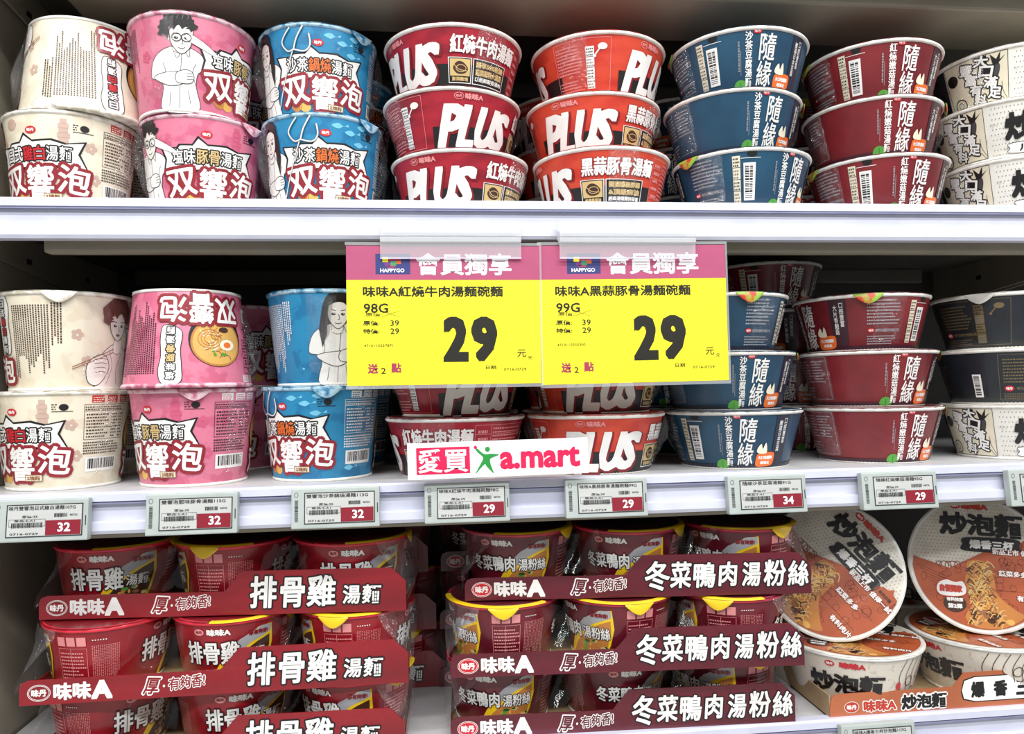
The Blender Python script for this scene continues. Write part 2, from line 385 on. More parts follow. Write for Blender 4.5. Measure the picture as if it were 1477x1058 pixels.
def bowl_pic(A, deg, cy, r, L=2):
    A.part('food_picture'); x = A.D(deg)
    A.ell(x, cy - r * .10, r * 1.04, r, I['black'], L, 32); A.ell(x, cy, r * .97, r * .88, I['noodle2'], L + 1, 32); A.ell(x, cy + .3, r * .9, r * .8, I['noodle'], L + 2, 32)
    rr = random.Random(int(deg * 7))
    for k in range(26):
        a = rr.random() * 6.28; d = rr.uniform(.2, .78) * r; b = rr.uniform(.6, 1.6); px, py = x + d * math.cos(a), cy + d * math.sin(a) * .85
        A.curve([(px + r * .16 * math.cos(a + b + t), py + r * .14 * math.sin(a + b + t)) for t in (0, .7, 1.4, 2.1, 2.8)], .7, I[rr.choice(['noodle2', 'egg', 'brown', 'gold'])], L + 3 + k * .03)
    for k in range(3): A.ring(x + r * .3, cy - r * .12, r * (.42 - .11 * k), r * (.34 - .09 * k), .7, I['noodle2'], L + 5, 20)
    A.ell(x - r * .35, cy + r * .1, r * .3, r * .2, I['egg'], L + 5); A.ell(x - r * .35, cy + r * .1, r * .15, r * .11, I['orange'], L + 6)
    A.ell(x - r * .25, cy - r * .45, r * .2, r * .1, I['darkbrown'], L + 5)
    for k in range(7): A.ell(x + rr.uniform(-.25, .2) * r, cy + r * rr.uniform(.3, .5), 1.4, .8, I['green'], L + 6, 8)
def burst(A, cx, cy, w, h, L=4, seed=1):
    rr = random.Random(seed); 
    P = [(-.5, -.45), (-.47, -.1), (-.52, .3), (-.33, .26), (-.3, .36), (-.16, .36), (-.1, .62), (.0, .38), (.2, .42), (.34, .3), (.53, .42), (.47, 0), (.56, -.5), (.2, -.42), (-.2, -.5)]
    A.poly([(cx + x * (w + 4.4), cy + y * (h + 4.6)) for x, y in P], I['black'], L); A.poly([(cx + x * w, cy + y * h) for x, y in P], I['white'], L + 1)
def make_cup(kind, name, bgc, bg2, title, hot, hotcol, fig, linec, extra):
    body = mat('paper_' + kind, bgc, .4, rgb2=bg2, scale=55, amt=(.52, .58), film=FL)
    rim = mat('rim_' + kind, tuple(min(255, int(v * .35 + 165)) for v in bgc), .45, rgb2=tuple(int(v * .9) for v in bgc), scale=120, film=.4)
    root = vessel(name, RC, RCB, HC, body, rim, rim, 40 if kind != 'cream' else -120, rim)
    A = Art(RC * 1000)
    def titleblock(deg, top):
        x = A.D(deg)
        A.oy = 7.5; A.part('soup_name'); burst(A, x - 4, 43, 78, 25, 4); n = len(title)
        for i, ch in enumerate(title):
            px = x - 30 + i * 10.6; c = I[hotcol] if ch in hot else I['white']
            A.text(ch, px, 42.5, 12.4, 15.4, I['black'] , 6, 1.15); A.text(ch, px, 42.5, 9.8, 12.8, c, 7, .1)
        A.part('title_lettering')
        for ch, dx, dy, w, h, rt_ in (('双', -28, 19, 28, 25, 8), ('響', 1, 17, 25, 31, 0), ('泡', 30, 20, 27, 25, -6)):
            A.text(ch, x + dx, dy, w + 6.0, h + 6.0, I['titlered'], 8, 3.3, rot=rt_); A.rect(x + dx - w * .42, dy - h * .36, x + dx + w * .42, dy + h * .36, I['titlered'], 8.4)
        for ch, dx, dy, w, h, rt_ in (('双', -28, 19, 28, 25, 8), ('響', 1, 17, 25, 31, 0), ('泡', 30, 20, 27, 25, -6)):
            A.text(ch, x + dx, dy, w, h, I['white'], 10, .4, rot=rt_)
        A.logo(x - 5, 63, 10)
        A.part('portion_tag'); A.rect(x + 4, 1.5, x + 20, 7.5, I['brown'], 12); A.rect(x + 4.7, 2.2, x + 19.3, 6.8, I['cream'], 13); A.text('2塊麵', x + 12, 4.5, 12.5, 3.8, I['brown'], 14, .15)
        A.part('egg_picture'); A.ell(x - 27, 5, 5.5, 5, I['noodle2'], 3); A.ell(x - 18, 4, 5.5, 4.6, I['noodle'], 3); A.oy = 0
    titleblock(0, True)
    # second face: title over a picture of the soup
    x = A.D(150)
    bowl_pic(A, 136, 48, 25)
    A.part('title_lettering')
    for ch, dx, dy, w, h in (('双', -24, 19, 25, 23), ('響', 1, 18, 22, 28), ('泡', 26, 19, 25, 23)):
        A.text(ch, x + dx, dy, w + 6, h + 6, I['titlered'], 10, 3.3); A.rect(x + dx - w * .42, dy - h * .36, x + dx + w * .42, dy + h * .36, I['titlered'], 10.6); A.text(ch, x + dx, dy, w, h, I['white'], 12, .4)
    A.part('soup_name'); xx = A.D(180)
    A.blob([(xx - 8, 84), (xx - 9, 70), (xx - 8, 55), (xx - 9, 38), (xx + 6, 33), (xx + 9, 45), (xx + 8, 60), (xx + 10, 74), (xx + 6, 85)], I['white'], 4, I['black'], .7)
    for i, ch in enumerate(title):
        A.text(ch, xx, 78 - i * 8, 9.4, 8.6, I['black'], 6, .9); A.text(ch, xx, 78 - i * 8, 7.4, 6.8, I[hotcol] if ch in hot else I['white'], 7, .2)
    figure(A, fig, -70)
    A.part('small_print'); c = I[linec]
    A.dashes(A.D(195), 12, A.D(232), 76, 15, c, 2, .55, True, .9, 1.5); A.dashes(A.D(233), 40, A.D(243), 78, 4, c, 2, .5, True)
    A.part('nutrition_table'); a, b = A.D(58), A.D(103); A.frame(a, 44, b, 76, .4, c, 2); A.rect(a, 70, b, 70.4, c, 2)
    A.dashes(a + 2, 46, b - 18, 69, 8, c, 2, .45); A.dashes(b - 16, 46, b - 9, 69, 8, c, 2, .45); A.dashes(b - 7, 46, b - 2, 69, 8, c, 2, .45); A.dashes(a + 1, 71, b - 1, 75, 2, c, 2, .5); A.dashes(a, 31, b, 43, 5, c, 2, .55, lo=1, hi=1.6)
    for k in range(3):
        q = a + 6 + k * 14; A.rect(q, 77.5, q + 11, 84, I['red'] if kind == 'cream' else I['white'], 2); A.dashes(q + 1, 78, q + 10, 83.5, 3, I['cream'] if kind == 'cream' else body, 3, .5)
    A.barcode(a + 2, 15, b - 6, 28, 3, ground='white')
    A.part('hat_mark'); h = A.D(40); A.ell(h + 1, 74, 3.6, 3, I['black'], 2, 14); A.rect(h - 8, 70, h + 8, 70.6, I['black'], 2); A.dashes(h - 8, 72, h - 5, 78, 3, I['black'], 2)
    A.part('background_motif'); mm = I[extra]
    rr = random.Random(len(kind))
    if kind == 'blue':
        for k in range(14):
            q, v = rr.uniform(-185, 185), rr.uniform(8, 84); A.ell(q, v, rr.uniform(.8, 2), rr.uniform(.8, 2), mm, 1, 10)
        for (q, v) in ((6, 78), (18, 73), (30, 80), (60, 12), (A.D(30), 64)):
            A.blob([(q - 6, v), (q, v + 2.6), (q + 5, v), (q + 9, v + 2.4), (q + 9, v - 2.4), (q + 5, v), (q, v - 2.6)], mm, 1)
        A.part('trident_drawing'); t = A.D(-38)
        A.stroke([(t - 12, 12), (t + 8, 66)], 1.6, I['grey'], 13); A.stroke([(t - 12, 12), (t + 8, 66)], .8, I['white'], 14)
        for w_, m_ in ((1.8, I['grey']), (1.0, I['white'])):
            A.curve([(t + 5, 84), (t - 3, 72), (t + 2, 63), (t + 8, 64)], w_, m_, 15 if w_ > 1.5 else 16); A.curve([(t + 8, 64), (t + 18, 62), (t + 23, 68), (t + 22, 78)], w_, m_, 15 if w_ > 1.5 else 16)
            A.curve([(t + 8, 64), (t + 11, 74), (t + 17, 85)], w_, m_, 15 if w_ > 1.5 else 16)
    else:
        for (q, v) in ((A.D(47), 58), (A.D(52), 30), (A.D(-45), 62), (A.D(-105), 50), (A.D(-60), 74), (A.D(-96), 26)):
            for k in range(5):
                a_ = k * 1.257; A.ell(q + 3.2 * math.cos(a_), v + 3.2 * math.sin(a_), 2.1, 2.1, mm, 1, 10)
        p = A.D(30) - 6
        for k, w in enumerate((11, 8, 10, 7, 8, 5)): A.rect(p - w / 2, 56 + k * 4.2, p + w / 2, 60 + k * 4.2, mm, 1)
        if kind == 'cream': A.ell(A.D(-28), 77, 6, 5, mm, 1)
    A.build(kind, cone_wrap(RC - .0021, RCB, HC - .0022, RC), root)
    film_tuft(root, RC, RCB, HC, -86, 3); film_tuft(root, RC, RCB, HC, 84, 5)
    return root
# ---- wide bowls
RB, RBB, HB = .0700, .0535, .0575
def symbols(A, x, y0, y1, w, m, L=3):
    A.part('symbol_strip'); n = 4; p = (y1 - y0) / n
    for k in range(n):
        A.rect(x, y0 + k * p + .3, x + w, y0 + (k + 1) * p - .3, m, L); A.dashes(x + .6, y0 + k * p + .9, x + w - .3, y0 + (k + 1) * p - .8, 3, I['black'] if k % 2 else I['grey'], L + 1, .5, lo=.6, hi=1.4)
def spoon_mark(A, x, y, m, L=3):
    A.part('pour_mark'); A.ell(x, y, 4.5, 3, m, L, 14); A.stroke([(x - 3, y - 2), (x - 7, y - 7)], 1.2, m, L); A.ell(x - 7.5, y - 8, 1.4, 1.4, m, L, 8)
def make_plus(kind, name, bgc, bg2, title, lines, glow):
    body = mat('paper_' + kind, bgc, .38, rgb2=bg2, scale=26, stretch=(1, 1, 2.6), amt=(.42, .6), film=FL)
    root = vessel(name, RB, RBB, HB, body, PAPER, mat('lid_' + kind, bg2, .4, film=.4), 190)
    A = Art(RB * 1000); W = A.D
    A.part('black_band'); rr = random.Random(3)
    def band(d0, d1):
        n = 12; P = [(W(d0), 1)] + [(W(d1), 1)] + [(W(d1 + (d0 - d1) * i / n), 22 + rr.uniform(-.4, .4)) for i in range(n + 1)]; A.poly(P, I['black'], 1)
    band(-42, 42); band(42, 112); band(180, 222); band(222, 262)
    for c in (0, 205):                     # big slanted capitals
        A.part('capital_lettering'); xs = W(c)
        for i, (ch, w) in enumerate((('P', 20), ('L', 15.5), ('U', 20), ('S', 18.5))):
            px = xs + (-27, -10, 8.5, 27.5)[i]
            A.text(ch, px + 1.2, 20.2 + i * .4, w + 4.6, 43 - i * 1.2, I['darkred'], 5, 2.6, shear=.24, sq=True)
        for i, (ch, w) in enumerate((('P', 20), ('L', 15.5), ('U', 20), ('S', 18.5))):
            px = xs + (-27, -10, 8.5, 27.5)[i]
            A.text(ch, px, 21.5 + i * .4, w + 2.4, 40.5 - i * 1.2, I['white'], 8, 1.75, shear=.24, sq=True)
        A.part('brand_name'); A.ring(xs - 20, 48.5, 4.2, 2.8, .5, I['pinkline'], 4); A.text('味丹', xs - 20, 48.5, 5.5, 2.8, I['pinkline'], 4, .08); A.text('味味A', xs - 6, 48.5, 17, 5.6, I['pinkline'], 4, .25)
    A.part('soup_name'); t = W(78)
    A.outlined(title, t, 39, 72, 16.5, I['white'], I['darkred'], 5, bold=.38, out=.5, shear=.05)
    A.part('topping_badge')
    for k, (x0, x1) in enumerate(((W(44), W(44) + 22), (W(44) + 25, W(44) + 63))):
        A.rect(x0 - .8, 5.2, x1 + .8, 27.6, I['white'], 4); A.rect(x0, 6, x1, 27, I['black'], 5); A.rect(x0 + .9, 11.5 if k == 0 else 6.9, x1 - .9, 26.1, I['gold'] if k == 0 else I['black'], 6)
    x0 = W(44)
    A.blob([(x0 + 4, 18), (x0 + 7, 23), (x0 + 12, 24), (x0 + 17, 21), (x0 + 19, 17), (x0 + 15, 13.5), (x0 + 8, 13.5)], I['darkbrown'], 7); A.ring(x0 + 12, 18, 5, 3, .6, I['gold'], 8); A.curve([(x0 + 5, 21), (x0 + 10, 17), (x0 + 18, 16)], .6, I['gold'], 8)
    A.text(lines[0], x0 + 11, 8.8, 17, 3.6, I['gold'], 7, .12)
    A.text(lines[1], x0 + 44, 22.6, 34, 5.6, I['gold'], 7, .28); A.text(lines[2], x0 + 44, 16, 34, 5.8, I['gold'], 7, .3); A.text(lines[3], x0 + 44, 10, 34, 4, I['white'], 7, .12)
    A.part('info_panel'); a, b = W(-102), W(-50); c = I['pinkline']; A.frame(a, 4, b, 51, .4, c, 2); A.dashes(a + 2, 22, a + 30, 48, 9, c, 2, .42); A.dashes(a + 2, 6, a + 30, 17, 4, c, 2, .45)
    symbols(A, a + 33, 6, 44, 8, I['white']); spoon_mark(A, b - 8, 43, I['white'])
    A.part('nutrition_table'); a, b = W(112), W(176); A.frame(a, 6, b, 50, .4, c, 2)
    for k in range(4): A.rect(a, 14 + k * 9, b, 14.4 + k * 9, c, 2)
    A.rect(a + 16, 6, a + 16.4, 50, c, 2); A.dashes(a + 18, 8, b - 2, 49, 12, c, 2, .4); A.dashes(a + 3, 8, a + 14, 49, 6, c, 2, .4)
    A.barcode(W(182), 8, W(182) + 8, 40, 3, True)
    A.build(kind, cone_wrap(RB - .0021, RBB, HB - .0022, RB), root)
    film_tuft(root, RB, RBB, HB, 82, 9); film_tuft(root, RB, RBB, HB, -84, 4)
    return root
def make_calm(kind, name, bgc, bg2, dark, title):
    body = mat('paper_' + kind, bgc, .4, rgb2=bg2, scale=20, amt=(.35, .7), film=FL)
    root = vessel(name, RB, RBB, HB, body, PAPER, mat('lid_' + kind, bg2, .4, film=.4), 60, mat('tab_green', (150, 190, 70), .4, rgb2=(200, 60, 40), scale=60, amt=(.5, .6)))
    A = Art(RB * 1000); W = A.D
    A.part('base_band'); 
    A.rect(-W(180), .8, W(180), 5, dark, 1)
    for s_, c in ((0, 0), (1, 160)):
        x = W(c)
        A.part('title_lettering')
        A.text('隨', x + 1, 38.5, 16, 24, I['white'], 4, .05, shear=.05); A.text('緣', x - 1, 15, 16, 22.5, I['white'], 4, .08, shear=.05)
        A.part('soup_name'); A.text('\n'.join(title), x - 17, 28, 6.9, 48, I['white'], 4, .1)
        A.part('seal_mark'); A.ell(x - 9.5, 52, 3.8, 2.2, I['red'], 4, 14); A.text('味丹', x - 9.5, 52, 5, 2.2, I['white'], 5)
        A.part('small_print'); A.dashes(x - 27, 14, x - 24, 44, 1, I['silver'], 3, .5, True, .5, .9); A.stroke([(x - 24.5, 14), (x - 24.5, 36)], .3, I['silver'], 3)
        A.part('herb_picture'); lx = x - 25
        for k in range(7):
            a_ = .2 + k * .46; A.ell(lx + 4.4 * math.cos(a_), 3.5 + 4.6 * math.sin(a_), 2.6, 2.4, I['green'], 3, 7)
        A.ell(lx, 4.5, 4.6, 3.6, I['green'], 3, 10); A.stroke([(lx, 1), (lx, 8)], .5, I['darkgreen'], 4)
        A.part('orange_badge'); q = x + 21
        A.blob([(q - 10, 3), (q - 11, 9), (q - 9, 15), (q, 16.5), (q + 10, 16), (q + 11, 9), (q + 9, 4), (q, 2.5)], I['orange'], 4); A.text('大口吃鍋料', q, 11.4, 17, 3.8, I['white'], 5, .2); A.text('超滿足', q, 6.4, 11, 3.2, I['white'], 5, .15)
        A.part('garlic_picture'); A.blob([(q - 9, 16), (q - 10, 20), (q - 6, 25), (q - 4, 20), (q - 1, 26), (q + 1, 19), (q, 15.5)], I['egg'], 6)
        A.part('side_band'); A.rect(x + 29, 5, x + 46, 56, dark, 2); A.text('\n'.join('口感豐富'), x + 41, 37, 4.2, 24, I['white'], 3); A.text('\n'.join('大片香鮑菇' if kind == 'burgundy' else '嚴選日本豆腐'), x + 35, 32, 4.2, 30, I['white'], 3)
        A.part('ingredient_text'); y0 = x + (W(59) if s_ == 0 else W(70))
        if s_ == 0:
            A.dashes(y0, 26, y0 + 34, 52, 8, I['silver'], 2, .42); A.logo(y0 + 4, 20, 7, 3); A.part('ingredient_text'); A.text('味丹企業股份有限公司', y0 + 21, 20, 25, 3.2, I['silver'], 3, .05); A.dashes(y0, 6, y0 + 34, 16, 4, I['silver'], 2, .45)
            symbols(A, W(99), 7, 50, 7, I['cream']); A.barcode(W(108), 9, W(118), 43, 3, True)
            A.part('hat_mark'); A.ell(W(115), 51, 4.5, 2.8, I['black'], 3, 12); A.rect(W(106), 47, W(122), 47.5, I['white'], 3)
        else:
            A.frame(y0 + 2, 8, y0 + 60, 52, .35, I['silver'], 2); A.dashes(y0 + 38, 26, y0 + 58, 50, 8, I['silver'], 2, .4); A.rect(y0 + 19, 24, y0 + 19.4, 52, I['silver'], 2); A.dashes(y0 + 4, 26, y0 + 18, 50, 8, I['silver'], 2, .4); A.dashes(y0 + 21, 26, y0 + 35, 50, 8, I['silver'], 2, .4); A.dashes(y0 + 4, 10, y0 + 35, 22, 4, I['silver'], 2, .4)
    A.build(kind, cone_wrap(RB - .0021, RBB, HB - .0022, RB), root)
    film_tuft(root, RB, RBB, HB, 78, 2); film_tuft(root, RB, RBB, HB, -86, 8)
    return root
def stir_title(A, x, y, w, h, L=4, rot=0.):
    c, q = math.cos(math.radians(rot)), math.sin(math.radians(rot))
    for i, ch in enumerate('炒泡麵'):
        dx = (i - 1) * w / 3; A.text(ch, x + dx * c, y + dx * q, w / 3 * 1.03, h * (1, .92, 1.02)[i], I['black'], L, h * .038, rot=rot, sq=True)
def make_white(name):
    body = mat('paper_white', (238, 235, 226), .4, rgb2=(214, 210, 200), scale=160, amt=(.6, .66), film=FL)
    R, RBw = .0725, .056
    root = vessel(name, R, RBw, HB, body, PAPER, mat('lid_white', (226, 222, 212), .4, film=.4), -150)
    A = Art(R * 1000); W = A.D
    for c in (0,):
        A.part('speckles'); rr = random.Random(4); V = []; F = []
        for i in range(-16, 17):
            for j in range(10):
                px, py = i * 3.1 + (j % 2) * 1.5, 4 + j * 5; b = len(V); V += [(px, py), (px + .8, py), (px + .8, py + .9), (px, py + .9)]; F.append((b, b + 1, b + 2, b + 3))
        A.add(V, F, I['grey'], 1, False)
        A.part('title_lettering'); stir_title(A, 0, 30, 74, 27)
        A.logo(-12, 50, 9, 4); A.part('brand_name'); A.text('味味A', 6, 50, 21, 7, I['red'], 4, .5)
        A.part('flavour_tag'); P = [(-30, 4), (30, 4), (33, 9), (30, 14), (-30, 14), (-33, 9)]; A.blob(P, I['white'], 4, I['black'], .6); A.text('川香椒麻', 0, 9, 48, 7.4, I['black'], 6, .3)
    A.part('framed_slogan'); x0, x1 = W(-103), W(-48)
    A.rect(x0, 3, x1, 53, I['cream'], 1); A.frame(x0, 3, x1, 53, .5, I['black'], 2)
    for s_, xx, yy in (('大口滿足', x1 - 23, 31), ('豐富有料', x1 - 38, 27)):
        for i, ch in enumerate(s_):
            A.text(ch, xx + i * 3.3, yy + 16.5 - i * 11, 15.6, 13.6, I['black'], 4, 1.6, rot=-14); A.rect(xx + i * 3.3 - 5.2, yy + 12 - i * 11, xx + i * 3.3 + 5.2, yy + 21 - i * 11, I['black'], 4.4); A.text(ch, xx + i * 3.3, yy + 16.5 - i * 11, 13, 11, I['white'], 5, .4, rot=-14)
    A.part('carrot_drawing'); c = x1 - 10
    A.blob([(c - 8, 20), (c - 4, 30), (c - 4, 41), (c + 1, 43), (c + 3, 38), (c, 28)], mat('ink_charcoal', (70, 70, 70), .42, film=FL), 3); A.poly([(c - 3, 41), (c - 5, 52), (c, 46), (c + 4, 53), (c + 3, 45), (c + 8, 49), (c + 1, 41)], I['black'], 4)
    A.part('map_drawing'); A.curve([(c - 8, 20), (c - 6, 14), (c + 3, 10), (c + 7, 5), (c + 10, 4), (c + 5, 14), (c + 4, 24)], .6, I['grey'], 3)
    A.part('tomato_drawing'); A.ell(x0 + 8, 38, 6.5, 6, I['black'], 3); A.ring(x0 + 12, 11, 7, 6.5, 1.2, I['black'], 4); A.ring(x0 + 12, 11, 3, 3, .8, I['grey'], 4)
    A.part('black_panel'); dk = mat('ink_blackpanel', (30, 36, 44), .38, rgb2=(24, 28, 30), film=FL)
    a, b = W(62), W(-107 + 360)
    A.poly([(a, 1), (b, 1), (b + 4, 54.5), (a + 4, 54.5)], dk, 1)
    gd = mat('ink_dullgold', (118, 102, 70), .42, film=FL)
    A.part('ingredient_text'); p = W(195); A.frame(p - 36, 4, p + 42, 51, .4, gd, 2); A.dashes(p - 32, 22, p + 4, 48, 8, gd, 2, .42); A.logo(p - 27, 16, 9, 3); A.part('ingredient_text'); A.text('味丹企業股份有限公司', p - 6, 16, 28, 3.4, gd, 3, .05); A.dashes(p - 32, 5.5, p + 4, 12, 3, gd, 2, .4)
    symbols(A, p + 9, 6, 46, 9, gd); spoon_mark(A, p + 32, 44, gd)
    A.part('nutrition_table'); p = W(92); A.dashes(p - 14, 12, p + 22, 48, 12, gd, 2, .4); A.barcode(W(145) - 5, 7, W(145) + 4, 31, 3, True)
    A.build('white', cone_wrap(R - .0021, RBw, HB - .0022, R), root)
    film_tuft(root, R, RBw, HB, -80, 8)
    return root
# ---- small tray cups
RS, RSB, HS = .0565, .0455, .0600
def make_small(kind, name, bgc, bg2, title, rimred):
    body = mat('paper_' + kind, bgc, .36, rgb2=bg2, scale=24, amt=(.4, .62), film=.5)
    rim = mat('rim_' + kind, rimred, .32, rgb2=tuple(min(255, int(v * 1.15)) for v in rimred), film=.5)
    lid = mat('lid_' + kind, tuple(int(v * .8) for v in bgc), .35, rgb2=bg2, film=.5)
    root = vessel(name, RS, RSB, HS, body, rim, lid, 70, I['yellow'])
    lo = [o for o in root.children if o.name.startswith('lid')][0]
    # yellow half of the rim
    V = []; F = []; n = 40
    for i in range(n + 1):
        a = math.radians(-15 + 130 * i / n)
        for rr_, z in ((RS - .005, HS + .00012), (RS - .0006, HS + .0002), (RS + .0006, HS - .0010)): V.append((rr_ * math.sin(a), -rr_ * math.cos(a), z))
    for i in range(n):
        for k in range(2): F.append((i * 3 + k, i * 3 + k + 1, i * 3 + k + 4, i * 3 + k + 3))
    link('yellow_lid_edge', mesh('yellow_lid_edge', V, F, True), lo, [I['yellow']])
    A = Art(RS * 1000); W = A.D
    for c in (0, 180):
        x = W(c)
        A.part('food_picture')
        def leaf(k):   # lens shape between two arcs
            P = []
            for i in range(13):
                t = i / 12; P.append((x - 16 - k + (54 + 2 * k) * t, 6 - k * .3 + 46 * t ** .8 + (6 + k) * math.sin(PI * t)))
            for i in range(1, 12):
                t = 1 - i / 12; P.append((x - 16 - k + (54 + 2 * k) * t, 6 - k * .3 + 46 * t ** 2.4 - (2 + k) * math.sin(PI * t)))
            return P
        A.poly([(x - 18, 3), (x - 8, 20), (x + 6, 36), (x + 26, 51), (x + 38, 52), (x + 40, 34), (x + 36, 18), (x + 28, 3)], I['yellow'], 2)
        A.poly([(x - 2, 30), (x + 10, 42), (x + 28, 51.5), (x + 37, 51.5), (x + 37.5, 45), (x + 20, 38), (x + 6, 28)], I['silver'], 3)
        A.poly([(x - 13, 3), (x - 2, 17), (x + 12, 30), (x + 26, 38), (x + 36.5, 42), (x + 37, 32), (x + 33, 17), (x + 25, 3)], I['darkbrown'] if kind == 'chicken' else I['noodle2'], 4)
        rr = random.Random(5)
        for k in range(34):
            q = rr.uniform(-2, 33); v = rr.uniform(4, 12 + q * .75); A.ell(x + q, v, rr.uniform(1, 3.5), rr.uniform(.8, 2), I[rr.choice(['noodle', 'brown', 'noodle2', 'green', 'darkbrown', 'gold'] if kind == 'chicken' else ['noodle', 'noodle2', 'green', 'darkgreen', 'pumpkin', 'gold'])], 5 + k * .04, 8)
        A.part('brand_name'); A.logo(x - 24, 50, 9, 5, 'pinkline', 'darkred'); A.part('brand_name'); A.text('味味A', x - 7, 50, 20, 6.4, I['white'], 5, .35)
        A.text('厚有夠香!', x + 26, 46.5, 17, 4.5, I['darkred'], 6, .2)
        A.part('title_lettering')
        if kind == 'chicken':
            A.outlined('排骨雞', x - 14, 31, 48, 21, I['white'], I['black'], 7, .3, .9); A.outlined('湯麵', x + 22, 28, 20, 10.5, I['white'], I['black'], 7, .1, .6)
        else:
            A.outlined('冬菜鴨肉', x - 18, 30, 46, 15, I['white'], I['black'], 7, .22, .8); A.outlined('湯粉絲', x + 22, 29, 28, 12, I['white'], I['black'], 7, .12, .7)
        A.part('nutrition_table'); y0 = x + W(58); wl = I['pinkline']
        for k in range(3): A.rect(y0 + k * 9, 44, y0 + 7.5 + k * 9, 52, wl, 3); 
        A.frame(y0, 6, y0 + 26, 42, .35, wl, 2); A.dashes(y0 + 1.5, 8, y0 + 25, 40, 10, wl, 2, .4); A.rect(y0 + 12, 6, y0 + 12.4, 42, wl, 2)
        A.dashes(y0 + 30, 8, y0 + 52, 44, 14, wl, 2, .5, True, .5, .9)
        for k in range(6): A.ell(y0 + 31 + k * 2, 49, .6, .6, I['white'], 3, 6)
    A.build(kind, cone_wrap(RS - .0021, RSB, HS - .0022, RS), root)
    return root

